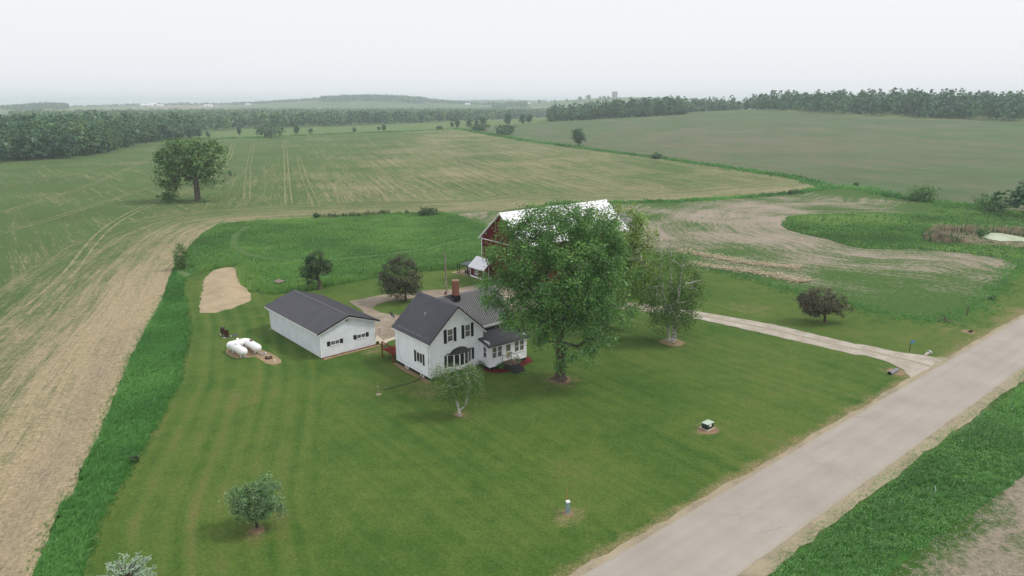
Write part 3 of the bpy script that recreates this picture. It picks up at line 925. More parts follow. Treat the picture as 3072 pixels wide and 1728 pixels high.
def blades(name, pts, h, w, m, seed, lean=.5, per=3, hv=.35, label=None, tint_scale=.12, wind=(0.5, 0.15)):
    """arching blades, two triangles and a tip each"""
    R = np.random.RandomState(seed)
    n = len(pts) * per
    p = np.repeat(np.asarray(pts), per, 0) + R.normal(size=(n, 2)) * w * 3
    hh = np.repeat(h * np.exp(R.normal(size=len(pts)) * hv * .5) * (1 + hv * .75 * np.clip(patchy(np.asarray(pts)[:, 0], np.asarray(pts)[:, 1], 3.2, seed), -1, 1.3)), per) * R.uniform(.6, 1.2, n)
    ang = R.rand(n) * 6.283
    d = np.stack([np.cos(ang), np.sin(ang)], 1) * R.uniform(.1, 1, n)[:, None] * lean + np.array(wind) * lean
    z = terrain(p[:, 0], p[:, 1])
    side = np.stack([-np.sin(ang), np.cos(ang)], 1) * (w * R.uniform(.6, 1.4, n))[:, None]
    b = np.column_stack([p, z]); 
    mid = np.column_stack([p + d * hh[:, None] * .35, z + hh * .62]); tip = np.column_stack([p + d * hh[:, None], z + hh * .93])
    s3 = np.column_stack([side, np.zeros(n)])
    V = np.stack([b - s3, b + s3, mid + s3 * .9, mid - s3 * .9, tip], 1).reshape(-1, 3)
    i = np.arange(n) * 5
    F = [np.stack([i, i + 1, i + 2, i + 3], 1), np.stack([i + 3, i + 2, i + 4], 1)]
    base = .5 + .30 * (patchy(p[:, 0], p[:, 1], 14, seed) + .6 * patchy(p[:, 0], p[:, 1], 4.5, seed + 1))
    hh = hh
    tn = np.clip(base + R.normal(0, .12, n), 0, 1)
    o = link(name, np_mesh(name, V, F, {'tint': np.repeat(tn, 5)}), m)
    tag(o, label, kind='stuff')
    return o

def fill(poly, density, seed, margin=None):
    R = np.random.RandomState(seed)
    lo, hi = poly.min(0), poly.max(0)
    n = int((hi - lo).prod() * density)
    X = R.uniform(lo[0], hi[0], n); Y = R.uniform(lo[1], hi[1], n)
    k = inside(X, Y, poly)
    return np.stack([X[k], Y[k]], 1)

M['grass_tall'] = leaf_mat('tall_grass_blades', (0.049, 0.158, 0.032), (0.092, 0.285, 0.058), (0.173, 0.401, 0.105), .35)
M['grass_meadow'] = leaf_mat('meadow_grass_blades', (0.081, 0.185, 0.044), (0.154, 0.320, 0.078), (0.274, 0.436, 0.132), .35)
M['weeds'] = leaf_mat('weed_leaves', (0.064, 0.184, 0.040), (0.135, 0.338, 0.072), (0.256, 0.485, 0.144), .35)
M['reed_dry'] = leaf_mat('dry_reeds', (0.227, 0.174, 0.138), (0.428, 0.346, 0.284), (0.627, 0.551, 0.470), .3)
M['reed_green'] = leaf_mat('green_reeds', (0.035, 0.094, 0.033), (0.072, 0.165, 0.055), (0.132, 0.242, 0.088), .35)
M['straw'] = leaf_mat('loose_straw', (0.360, 0.291, 0.192), (0.580, 0.489, 0.360), (0.740, 0.655, 0.528), .3)
M['stalk'] = leaf_mat('corn_stalk_litter', (0.230, 0.202, 0.171), (0.352, 0.324, 0.294), (0.490, 0.469, 0.456), .2)
M['brown_weed'] = leaf_mat('dead_brush', (0.085, 0.074, 0.053), (0.158, 0.142, 0.104), (0.243, 0.223, 0.163), .2)

def clip_cam(p, dmax):
    d = np.hypot(p[:, 0], p[:, 1]); u = p[:, 0] / np.maximum(p[:, 1], .1)
    return p[(d < dmax) & (np.abs(u) < 1.0) & (p[:, 1] > 15)]

p = clip_cam(fill(STRIP, 24, 11), 150)
blades('tall_grass', p, .33, .014, M['grass_tall'], 12, per=7, lean=1.15, hv=.7, tint_scale=.3, label='tall uncut grass in the strip between lawn and left field')
RUTS = [ats([(800, 668), (740, 680), (705, 705), (700, 735), (730, 760), (800, 775), (900, 782), (1000, 780), (1150, 765), (1290, 745), (1400, 715)])]
p = fill(MEADOW, 9.0, 13)
k = np.ones(len(p), bool)
for r_ in RUTS:
    k &= ~((dist_poly(p[:, 0], p[:, 1], r_) < .8) & (p[:, 1] < 400))
MEADOW_EDGE = dist_poly(p[:, 0], p[:, 1], MEAD_LOW)
blades('meadow_grass', p[k], .33, .034, M['grass_meadow'], 14, per=4, tint_scale=.16, lean=1.15, hv=.6, label='tall meadow grass behind the long shed')
pe = p[MEADOW_EDGE < 3.5]
blades('meadow_edge_grass', pe, .8, .04, M['grass_meadow'], 15, per=4, lean=.4, label='taller dark grass along the meadow edge by the lawn')
for r_ in RUTS:
    Q = ragged(r_, .8, .2, False); T = np.gradient(Q, axis=0); T /= np.linalg.norm(T, axis=1)[:, None]; Nn = np.stack([-T[:, 1], T[:, 0]], 1)
    a, b = Q - Nn * .75, Q + Nn * .75; V = np.concatenate([a, b]); n = len(Q); ii = np.arange(n - 1)
    tag(link('mown_path', np_mesh('mown_path', np.column_stack([V, np.full(2 * n, .06)]), np.stack([ii, ii + n, ii + n + 1, ii + 1], 1)), M['mown_path']), kind='structure')
p = clip_cam(fill(WEEDS, 22, 17), 140)
blades('roadside_weeds', p, .30, .022, M['weeds'], 18, per=5, lean=1.2, hv=.7, tint_scale=.4, label='lush weeds and tall grass beside the road')
wq = p[np.random.RandomState(3).rand(len(p)) < .55]
wz = .10 + .42 * np.clip(.5 + .6 * patchy(wq[:, 0], wq[:, 1], 2.6, 77), .1, 1.2) * np.random.RandomState(4).rand(len(wq))
Vw, Fw, tw = leaves(79, np.column_stack([wq, wz]), 9, .16, .052, (L0[0], L0[1], -40), up=.9, out=.2, flat=.5)
Vw[:, 2] = np.maximum(Vw[:, 2], .02)
tw = np.clip(tw + np.repeat(.22 * patchy(wq[:, 0], wq[:, 1], 2.2, 80), 36), 0, 1)
tag(link('broadleaf_weeds', np_mesh('broadleaf_weeds', Vw, Fw, {'tint': tw}), M['weeds']), 'leafy broadleaf weeds mixed through the grass beside the road', kind='stuff')
p = clip_cam(fill(MARSH, 2.2, 19), 400)
dp = dist_poly(p[:, 0], p[:, 1], np.concatenate([POND, POND[:1]])); inp = inside(p[:, 0], p[:, 1], POND)
REEDS = ats([(2763, 712), (2803, 688), (2934, 687), (2950, 690), (3072, 694), (3250, 705), (3250, 760), (3072, 745), (2960, 737), (2850, 733), (2780, 725)])
inr = inside(p[:, 0], p[:, 1], REEDS)
blades('marsh_grass', p[~inp & ~inr], .5, .08, M['grass_meadow'], 20, per=4, tint_scale=.07, label='dense green marsh grass around the pond')
r = fill(REEDS, 3.0, 21)
dr_ = dist_poly(r[:, 0], r[:, 1], np.concatenate([POND, POND[:1]])); inp = inside(r[:, 0], r[:, 1], POND)
nearside = (np.hypot(r[:, 0], r[:, 1]) < np.hypot(*POND.mean(0)) + 2) & (dr_ < 9)
sel = ~inp & (dr_ > .4) & ~nearside
blades('low_reeds', r[~inp & (dr_ > .6) & nearside], .42, .07, M['reed_dry'], 24, per=4, lean=.4, label='low broken reeds on the near bank of the duckweed pond')
blades('dry_reeds', r[sel], 1.3, .07, M['reed_dry'], 22, per=4, lean=.25, label='pale dry reeds standing round the duckweed pond')
blades('green_reeds', r[sel][::3], 1.3, .08, M['reed_green'], 23, per=4, lean=.3, label='dark green reeds among the dry reeds by the pond')
# ditch banks and fence rows
def strip_pts(line, w, dens, seed):
    R = np.random.RandomState(seed); out = []
    for a, b in zip(line[:-1], line[1:]):
        L = np.linalg.norm(b - a); n = int(L * w * dens)
        t_ = R.rand(n)[:, None]; nr = np.array([-(b - a)[1], (b - a)[0]]) / L
        out.append(a + (b - a) * t_ + nr * R.normal(0, w / 2.5, n)[:, None])
    return np.concatenate(out)
blades('fence_row_grass', strip_pts(FENCE[2:], 3.2, 2.5, 31), .8, .14, M['grass_tall'], 32, per=4, label='grass along the fence row beyond the barn')
blades('ditch_grass', strip_pts(DITCH, 4.0, .8, 33), 1.1, .3, M['grass_tall'], 34, per=4, label='dark grass along the ditch between the two big fields')
blades('ditch_grass', strip_pts(DITCH_R[:4], 5.0, 1.6, 35), .9, .16, M['grass_tall'], 36, per=4, label='grass bank between the stubble and the far right field')
blades('fence_row_grass', strip_pts(FARLINE, 3.0, .6, 37), 1.1, .4, M['grass_tall'], 38, per=3, label='thin grass line along the far edge of the big field')
blades('meadow_edge_grass', strip_pts(STRIP_R, .7, 22, 39), .42, .022, M['grass_tall'], 40, per=3, label='grass fringe where the mown lawn meets the tall strip')
blades('field_edge_grass', strip_pts(np.concatenate([STUB_LOW[2:], np.array(VERGE[:4])]), 3.4, 5.0, 52), .34, .04, M['grass_tall'], 53, per=4, lean=.8, label='ragged grass where the mown lawn meets the stubble field')
# straw windrows, stalk litter
def litter(name, pts, ln, w, m, seed, z=.05, label=None, pile=0.0, spread=None):
    R = np.random.RandomState(seed); n = len(pts); a = R.rand(n) * 6.283
    if spread is not None: a = spread + R.normal(0, .5, n)
    l = ln * R.uniform(.5, 1.5, n); d = np.stack([np.cos(a), np.sin(a)], 1) * l[:, None] / 2; s = np.stack([-np.sin(a), np.cos(a)], 1) * w * R.uniform(.6, 1.4, n)[:, None]
    zz = z + R.rand(n) * (.04 + pile); z2 = zz + R.uniform(-.06, .12, n)
    q = lambda o, h: np.column_stack([pts + o, h])
    V = np.stack([q(-d - s, zz), q(-d + s, zz + .01), q(d + s, z2 + .01), q(d - s, z2)], 1).reshape(-1, 3)
    i = np.arange(n) * 4
    o = link(name, np_mesh(name, V, np.stack([i, i + 1, i + 2, i + 3], 1), {'tint': np.repeat(np.clip(R.normal(.5, .22, n), 0, 1), 4)}), m)
    tag(o, label, kind='stuff')
W1 = ats([(2040, 752), (2130, 768), (2230, 788), (2330, 797), (2400, 805)]); W2 = ats([(2060, 790), (2150, 803), (2250, 815), (2350, 832), (2415, 848)])
for k, (W, sd) in enumerate(((W1, 41), (W2, 43))):
    litter('straw_windrow', strip_pts(W, 2.6, 26, sd), .55, .07, M['straw'], sd + 1, .06, ['upper row of raked yellow straw on the stubble field', 'lower row of raked yellow straw by the lawn edge'][k], .22)
st = clip_cam(np.stack([(L0 + RD * a + RN * (ROAD_W + b)) for a, b in zip(RS.uniform(-25, 75, 9000), 6.4 + np.abs(RS.normal(0, 7, 9000)))]), 130)
litter('corn_stalks', st, .24, .012, M['stalk'], 45, .05, 'pale corn stalk litter in the field beside the road')
stp = fill(np.concatenate([STUB_TOP[1:], DITCH_R[1:4], np.array(VERGE[:1]), STUB_LOW[::-1]]), .14, 46)
litter('stubble_litter', stp[~inside(stp[:, 0], stp[:, 1], MARSH)], .32, .022, M['stalk'], 47, .04, 'short pale stubble litter over the field right of the barn')
# low weeds in the left crop headland and lawn edges
hp = strip_pts(STRIP_L[:14], 1.0, 14, 48)
blades('headland_weeds', hp, .26, .016, M['grass_tall'], 49, per=4, lean=1.1, label='low ragged grass fringe along the bare headland')
sh = np.array([road_pt(a, ROAD_W + .9 + b) for a, b in zip(RS.uniform(-20, 100, 6000), RS.normal(0, .38, 6000))])
blades('shoulder_weeds', sh, .12, .022, M['weeds'], 50, per=3, lean=1.0, label='sparse weeds on the sandy road shoulder')
# ------------------------------------------------------------------ building materials
M['white'] = plain('white_siding_paint', (.84, .86, .89), .55, .3, var=.035, scale=1.2)
M['white_trim'] = plain('white_trim_paint', (.86, .86, .86), .5, .3, var=.03)
M['garage_white'] = plain('garage_white_steel', (.74, .78, .82), .5, .35, var=.05, scale=.8)
M['roof_dark'] = plain('charcoal_steel_roof', (.066, .067, .080), .48, .35, var=.08, scale=.7)
M['roof_trim'] = plain('black_roof_trim', (.012, .012, .014), .4, .5, var=.1)
M['black'] = plain('black_paint', (.015, .015, .017), .5, .4, var=.2)
M['found'] = plain('dark_painted_block', (.022, .022, .025), .8, .2, var=.25, scale=2.5)
M['shutter'] = plain('black_shutter', (.014, .014, .018), .55, .35, var=.15)
M['red'] = plain('barn_red_boards', (.118, .013, .015), .75, .15, var=.14, scale=1.5)
M['barn_roof'] = plain('white_steel_roof', (.80, .80, .84), .42, .4, var=.03, scale=.5)
M['grey_metal'] = plain('galvanised_steel', (.42, .44, .46), .4, .5, .3, var=.12, scale=4)
M['grey_wall'] = plain('weathered_grey_sheet', (.38, .36, .37), .7, .2, var=.12, scale=1.0)
M['step'] = plain('dark_grey_step_paint', (.045, .043, .045), .7, .2, var=.2, scale=6)
M['landing'] = plain('worn_step_landing', (.12, .095, .075), .8, .15, var=.25, scale=6)
M['wood'] = plain('weathered_post_wood', (.12, .09, .065), .9, .1, var=.25, scale=6)
M['wood_grey'] = plain('grey_weathered_wood', (.27, .22, .19), .9, .1, var=.2, scale=8)
M['deck_red'] = plain('red_stained_wood', (.20, .035, .025), .8, .15, var=.2, scale=8)
M['timber'] = plain('tan_landscape_timber', (.42, .30, .19), .9, .1, var=.2, scale=4)
M['tank'] = plain('white_tank_enamel', (.84, .84, .84), .3, .5, var=.03, scale=2)
M['rust'] = plain('rusty_steel', (.075, .038, .026), .9, .1, var=.35, scale=7)
M['green_box'] = plain('dark_green_cabinet', (.018, .036, .030), .5, .35, var=.15)
M['green_lid'] = plain('pale_green_lid', (.44, .55, .44), .45, .35, var=.08)
M['pedestal'] = plain('grey_green_pedestal', (.23, .33, .34), .5, .3, var=.06)
M['blue_sign'] = plain('blue_sign_sheet', (.07, .25, .50), .45, .4, var=.06)
M['orange'] = plain('orange_marker', (.50, .16, .03), .5, .3, var=.1)
M['brown_cap'] = plain('brown_tank_dome', (.17, .10, .09), .6, .3, var=.15)
M['stone'] = plain('grey_block', (.40, .37, .33), .9, .1, var=.15, scale=6)
M['pvc'] = plain('white_pvc_pipe', (.78, .77, .73), .5, .3, var=.05)
M['blind'] = plain('window_shade_behind_glass', (.16, .165, .13), .25, .6, var=.05)
M['curtain'] = plain('pale_shade_behind_glass', (.36, .33, .22), .25, .6, var=.06)

def glass_mat():
    t = NT('window_glass')
    n = t.noise(t.obj(), 1.5, 2)
    return t.bsdf(t.ramp(n, [(.3, (.010, .011, .012)), (.7, (.030, .032, .034))]), .06, .7)
M['glass'] = glass_mat()
def glass2():
    t = NT('grey_screened_glass')
    n = t.noise(t.obj(), 1.5, 2)
    return t.bsdf(t.ramp(n, [(.3, (.08, .085, .09)), (.7, (.15, .155, .16))]), .3, .6)
M['screen'] = glass2()
def brick_mat():
    t = NT('chimney_brick')
    b = t.n('ShaderNodeTexBrick')
    v = t.obj(); x, y, z = t.sep(v)
    t.l(t.comb(t.math('ADD', x, y), z, 0.0), b.inputs['Vector'])
    b.inputs['Scale'].default_value = 1.0
    b.inputs['Brick Width'].default_value = .21; b.inputs['Row Height'].default_value = .072; b.inputs['Mortar Size'].default_value = .009
    b.inputs['Color1'].default_value = (.27, .085, .05, 1); b.inputs['Color2'].default_value = (.20, .055, .035, 1); b.inputs['Mortar'].default_value = (.30, .22, .18, 1)
    return t.bsdf(b.outputs[0], .9, .1, 0, t.bump(b.outputs['Fac'], .5, -.02))
M['brick'] = brick_mat()

class Face:
    """a wall plane in a building's own frame: origin O, direction along D (unit, horizontal), outward normal N"""
    def __init__(s, O, D, N):
        s.O, s.D, s.N = np.array(O, float), np.array(D, float), np.array(N, float)
    def p(s, u, z, n=0.0):
        q = s.O + s.D * u + s.N * n
        return (q[0], q[1], s.O[2] + z)
    def slab(s, mb, u0, u1, z0, z1, n0, n1):
        """box on the wall from depth n0 to n1 (outwards)"""
        return mb.prism([s.p(u0, z0, n0), s.p(u1, z0, n0), s.p(u1, z1, n0), s.p(u0, z1, n0)], s.N * (n1 - n0))

def window(root, F, u0, u1, z0, z1, cols=1, rows=2, trim=.09, m_top=None, m_low=None, name='window', proud=.06, bar=.05):
    """frame with trim all round and bars; each pane is a sub-part set back inside it"""
    mb = MB()
    F.slab(mb, u0, u0 + trim, z0, z1, 0, proud); F.slab(mb, u1 - trim, u1, z0, z1, 0, proud)
    F.slab(mb, u0 + trim, u1 - trim, z1 - trim, z1, 0, proud - .003); F.slab(mb, u0 - .02, u1 + .02, z0 - .05, z0 + trim * .8, 0, proud + .03)
    U = np.linspace(u0 + trim, u1 - trim, cols + 1); Z = np.linspace(z0 + trim * .8, z1 - trim, rows + 1)
    for u in U[1:-1]: F.slab(mb, u - bar / 2, u + bar / 2, z0 + trim * .8, z1 - trim, 0, proud - .006)
    for z in Z[1:-1]: F.slab(mb, u0 + trim, u1 - trim, z - bar / 2, z + bar / 2, 0, proud - .010)
    w = mb.build(name, M['white_trim'], root)
    for i in range(cols):
        for j in range(rows):
            pm = MB(); F.slab(pm, U[i], U[i + 1], Z[j], Z[j + 1], .004 + .012 * (j % 2), .010 + .012 * (j % 2))
            pm.build('pane', (m_top if j == rows - 1 and rows > 1 else m_low) or M['glass'], w)
    return w

def shutter(root, F, u0, u1, z0, z1):
    mb = MB()
    F.slab(mb, u0, u1, z0, z1, .0, .045)
    for k in range(2):
        a, b = z0 + .06 + k * (z1 - z0) / 2, z0 + (k + 1) * (z1 - z0) / 2 - .06
        F.slab(mb, u0 + .06, u1 - .06, a, b, .044, .058)
        n = int((b - a) / .12)
        for q in range(n):
            zz = a + (b - a) * (q + .3) / n
            F.slab(mb, u0 + .075, u1 - .075, zz, zz + .04, .057, .070)
    return mb.build('shutter', M['shutter'], root)

def clapboards(wall, F, u0, u1, z0, ztop, pitch, holes=(), width_at=None, m=None):
    """one board object per course (split at openings); each laps over the one below"""
    z = z0
    while z < ztop - .05:
        h = min(pitch, ztop - z)
        a0, a1 = (u0, u1) if width_at is None else width_at(z)
        b0, b1 = (u0, u1) if width_at is None else width_at(z + h)
        spans = [(a0, a1, b0, b1)]
        for hu0, hu1, hz0, hz1 in holes:
            if hz0 < z + h - .02 and hz1 > z + .02:
                nsp = []
                for s0, s1, t0, t1 in spans:
                    if hu1 <= s0 or hu0 >= s1: nsp.append((s0, s1, t0, t1)); continue
                    if hu0 > s0 + .05: nsp.append((s0, hu0, min(t0, hu0), hu0))
                    if hu1 < s1 - .05: nsp.append((hu1, s1, hu1, max(t1, hu1)))
                spans = nsp
        for s0, s1, t0, t1 in spans:
            if s1 - s0 < .05: continue
            mb = MB()
            mb.add([F.p(s0, z, .002), F.p(s1, z, .002), F.p(t1, z + h, .002), F.p(t0, z + h, .002),
                    F.p(s0, z, .042), F.p(s1, z, .042), F.p(t1, z + h, .008), F.p(t0, z + h, .008)],
                   [(3, 2, 1, 0), (4, 5, 6, 7), (0, 1, 5, 4), (1, 2, 6, 5), (2, 3, 7, 6), (3, 0, 4, 7)])
            mb.build('siding_board', m or M['white'], wall)
        z += pitch

def ribbed_slope(name, root, e0, e1, r1, r0, m, pitch=.3, rib=.035, rw=.045, th=.10):
    """roof plane: eave e0-e1, ridge r0-r1 (r0 above e0); slab with raised ribs running up the slope"""
    e0, e1, r0, r1 = (np.array(q, float) for q in (e0, e1, r0, r1))
    n = np.cross(e1 - e0, r0 - e0); n /= np.linalg.norm(n)
    if n[2] < 0: n = -n
    mb = MB(); mb.prism([e0, e1, r1, r0], -n * th)
    L = np.linalg.norm(e1 - e0); k = max(1, int(round(L / pitch))); d = (e1 - e0) / L
    for q in range(k + 1):
        s = q / k
        a = e0 + (e1 - e0) * s; b = r0 + (r1 - r0) * s
        if q == 0: a = a + d * rw / 2; b = b + d * rw / 2
        if q == k: a = a - d * rw / 2; b = b - d * rw / 2
        up = n * .002
        mb.add([a - d * rw / 2 + up, a + d * rw / 2 + up, a + d * rw / 4 + n * rib, a - d * rw / 4 + n * rib,
                b - d * rw / 2 + up, b + d * rw / 2 + up, b + d * rw / 4 + n * rib, b - d * rw / 4 + n * rib],
               [(0, 1, 2, 3), (7, 6, 5, 4), (1, 5, 6, 2), (3, 7, 4, 0), (2, 6, 7, 3)])
    return mb.build(name, m, root)

def bar(name, root, a, b, w, h, m):
    """squared strip from a to b, w wide, h high, hanging below the line"""
    a, b = np.array(a, float), np.array(b, float)
    d = (b - a) / np.linalg.norm(b - a)
    s = np.cross(d, (0, 0, 1)); s /= np.linalg.norm(s)
    mb = MB(); mb.prism([a - s * w / 2, a + s * w / 2, a + s * w / 2 - np.array((0, 0, h)), a - s * w / 2 - np.array((0, 0, h))], b - a)
    return mb.build(name, m, root)

# ------------------------------------------------------------------ farmhouse
HA = math.radians(39.5)
hp0 = at(1291.6, 1145)
house = empty('farmhouse', (hp0[0], hp0[1], .035), HA)
tag(house, 'white clapboard farmhouse with dark metal roof, brick chimney and front porch', 'house')
W, D, EZ, RZ = 7.4, 7.4, 4.68, 8.0
WB0, WB1, WX1, WE, WR = 1.0, 7.6, 12.4, 4.95, 7.95            # rear wing: front b, back b, right end, eave, ridge
WM = (WB0 + WB1) / 2
PX0, PX1, PB, PE, PT = 7.0, 12.55, -1.8, 2.98, 3.82           # porch
mb = MB(); mb.box(.06, W - .06, .06, D - .06, -.2, .40); mb.box(W - .1, WX1 - .06, WB0 + .06, WB1 - .06, -.2, .40); mb.box(PX0 + .06, PX1 - .06, PB + .06, WB0 + .1, -.2, .42)
mb.build('foundation', M['found'], house)
FF = Face((0, 0, 0), (1, 0, 0), (0, -1, 0)); FL = Face((0, 0, 0), (0, 1, 0), (-1, 0, 0))
PF = Face((0, PB, 0), (1, 0, 0), (0, -1, 0)); PLf = Face((PX0, 0, 0), (0, 1, 0), (-1, 0, 0))
pent = lambda y: [(0, y, .38), (W, y, .38), (W, y, EZ), (W / 2, y, RZ - .06), (0, y, EZ)]
front_wall = MB().prism(pent(0), (0, .15, 0)).build('gable_wall', M['white'], house)
MB().prism(pent(D - .15), (0, .15, 0)).build('gable_wall', M['white'], house)
left_wall = MB().box(0, .15, .15, D - .15, .38, EZ).build('wall', M['white'], house)
MB().box(W - .15, W, .15, D - .15, .38, EZ).build('wall', M['white'], house)
HF = [(2.34, 3.20, 4.05, 5.66), (4.76, 5.62, 4.10, 5.70), (1.9, 6.1, .95, 3.0)]
gab = lambda z: (0.02, W - .02) if z < EZ else ((z - EZ) / (RZ - EZ) * W / 2 + .02, W - (z - EZ) / (RZ - EZ) * W / 2 - .02)
clapboards(front_wall, FF, 0, W, .38, RZ - .15, .25, HF, gab)
HLH = [(1.40, 2.80, 1.55, 2.90)]
clapboards(left_wall, FL, .0, D, .38, EZ - .02, .25, HLH)
for x, y in ((-.031, -.031),):
    MB().box(x - .002, .09, y - .002, .0, .36, EZ - .06).build('corner_board', M['white_trim'], house)
    MB().box(x - .002, .0, .0, .09, .36, EZ - .06).build('corner_board', M['white_trim'], house)
MB().box(W - .09, W + .01, -.034, 0, .36, EZ - .06).build('corner_board', M['white_trim'], house)
window(house, FF, 2.34, 3.20, 4.08, 5.62, 1, 2, m_top=M['blind'], m_low=M['screen'])
window(house, FF, 4.76, 5.62, 4.12, 5.66, 1, 2, m_top=M['blind'], m_low=M['screen'])
for a_, b_, z0, z1 in ((1.90, 2.31, 3.99, 5.62), (3.23, 3.62, 3.99, 5.65), (4.33, 4.73, 4.04, 5.67), (5.65, 6.03, 4.05, 5.70)):
    shutter(house, FF, a_, b_, z0, z1)
window(house, FL, 1.44, 2.76, 1.58, 2.86, 2, 1)
shutter(house, FL, 1.06, 1.42, 1.50, 2.88); shutter(house, FL, 2.78, 3.24, 1.48, 2.88)
# bow window: five leaves on a shallow arc under a dark hood
bow = empty('bow_window', (0, 0, 0)); bow.parent = house
bx0, bx1, bz0, bz1, bd = 2.30, 5.62, 1.08, 2.62, .62
arc = [(bx0 + (bx1 - bx0) * k / 5, -bd * math.sin(math.pi * (k / 5)) ** .75 if 0 < k < 5 else -.02) for k in range(6)]
base = MB(); base.prism([(x, y, bz0 - .16) for x, y in arc], (0, 0, .16)); base.build('sill', M['white_trim'], bow)
for k in range(5):
    (xa, ya), (xb, yb) = arc[k], arc[k + 1]
    dv = np.array([xb - xa, yb - ya, 0]); L = np.linalg.norm(dv); dv /= L
    Fk = Face((xa, ya, 0), dv, (dv[1], -dv[0], 0))
    mbk = MB(); Fk.slab(mbk, .0, .07, bz0, bz1, -.04, .02); Fk.slab(mbk, L - .07, L, bz0, bz1, -.04, .02); Fk.slab(mbk, .07, L - .07, bz0, bz0 + .08, -.038, .018); Fk.slab(mbk, .07, L - .07, bz1 - .08, bz1, -.038, .018)
    mbk.build('window_frame', M['white_trim'], bow)
    pm = MB(); Fk.slab(pm, .07, L - .07, bz0 + .08, bz1 - .08, -.03, -.02); pm.build('pane', M['glass'], bow)
hood = MB()
arc2 = [(bx0 - .14, -.03)] + [((x - 3.96) * 1.05 + 3.96, y - .14) for x, y in arc[1:-1]] + [(bx1 + .14, -.03)]
top = [(3.96 + (x - 3.96) * .72, -.03, 2.70 + .52 * math.sin(math.pi * (k + .0) / 5) ** .6 if 0 < k < 5 else 2.72) for k, (x, y) in enumerate(arc2)]
hood.add([(x, y, 2.62) for x, y in arc2] + top + [(x, y, 2.70) for x, y in arc2], [tuple(range(6))] + [(12 + k, 12 + k + 1, 6 + k + 1, 6 + k) for k in range(5)] + [(k, k + 1, 12 + k + 1, 12 + k) for k in range(5)] + [(0, 12, 6), (5, 11, 17)])
hood.build('hood_roof', M['roof_trim'], bow)
shutter(house, FF, 1.90, 2.22, 1.08, 2.55); shutter(house, FF, 5.74, 6.06, 1.25, 2.65)
# basement windows
for u0 in (4.70, 1.32):
    mbb = MB(); FL.slab(mbb, u0, u0 + .75, .02, .06, -.04, .02); FL.slab(mbb, u0, u0 + .75, .32, .37, -.04, .02); FL.slab(mbb, u0, u0 + .06, .06, .32, -.04, .02); FL.slab(mbb, u0 + .69, u0 + .75, .06, .32, -.04, .02)
    bw = mbb.build('basement_window', M['white_trim'], house)
    pm = MB(); FL.slab(pm, u0 + .06, u0 + .69, .06, .32, -.045, -.02); pm.build('pane', M['curtain'], bw)
# roof of the main block
OV, OF = .32, .38
sl = (RZ - EZ) / (W / 2)
ez = EZ - sl * OV + .10; rz_ = RZ + .10
lroof = ribbed_slope('roof', house, (-OV, D + OF, ez), (-OV, -OF, ez), (W / 2, -OF, rz_), (W / 2, D + OF, rz_), M['roof_dark'], .30, .03)
ribbed_slope('roof', house, (W + OV, -OF, ez), (W + OV, D + OF, ez), (W / 2, D + OF, rz_), (W / 2, -OF, rz_), M['roof_dark'], .30, .03)
cap = MB(); cap.prism([(W / 2 - .22, -OF - .02, rz_ - .16), (W / 2, -OF - .02, rz_ + .06), (W / 2 + .22, -OF - .02, rz_ - .16)], (0, D + 2 * OF + .04, 0)); cap.build('ridge_cap', M['roof_dark'], lroof)
for k in range(22):
    y = .1 + k * .31 + (.14 if k % 5 == 4 else 0)
    MB().prism([(-OV + .30, y, ez + .30), (-OV + .38, y + .05, ez + .37), (-OV + .36, y + .05, ez + .44), (-OV + .28, y, ez + .37)], (0, .025, 0)).build('snow_guard', M['grey_metal'], lroof)
for s, xe in ((1, -OV), (-1, W + OV)):
    bar('rake_trim', house, (xe, -OF - .02, ez + .03), (W / 2, -OF - .02, rz_ + .03), .05, .17, M['roof_trim'])
    bar('rake_board', house, (xe + s * .05, -OF + .03, ez - .13), (W / 2, -OF + .03, rz_ - .14), .05, .20, M['white_trim'])
    bar('rake_board', house, (xe, D + OF - .03, ez - .13), (W / 2, D + OF - .03, rz_ - .14), .05, .20, M['white_trim'])
    bar('fascia', house, (xe + s * .03, -OF + .06, ez - .07), (xe + s * .03, D + OF - .06, ez - .07), .04, .16, M['white_trim'])
mbs = MB(); mbs.box(-OV + .06, -.03, -OF + .06, D + OF - .08, ez - .21, ez - .19); mbs.box(W + .03, W + OV - .06, -OF + .06, D + OF - .08, ez - .21, ez - .19); mbs.build('soffit', M['white_trim'], house)
mv = MB(); mv.tube([(1.85, 3.6, 6.2), (1.85, 3.6, 6.75)], .06, 10); mv.tube([(1.85, 3.6, 6.75), (1.85, 3.6, 6.82)], .09, 10); mv.build('vent_pipe', M['grey_metal'], house)
# conduit and downspout on the front left corner, a cable along the side wall
MB().tube([(-.05, .22, 4.4), (-.06, .22, 2.2), (-.06, .22, .5)], .022, 6).build('conduit', M['grey_metal'], house)
MB().box(-.09, -.03, .17, .27, 2.1, 2.55).build('meter_box', M['grey_metal'], house)
MB().box(.10, .18, -.10, -.035, .3, 4.5).build('downspout', M['white_trim'], house)
MB().tube([(-.045, 6.7, 4.5), (-.045, 6.7, 1.6), (-.045, 6.3, .75), (-.045, 3.0, .70), (-.045, 1.6, .66), (-.06, 1.5, .4)], .016, 5).build('cable', M['grey_metal'], house)
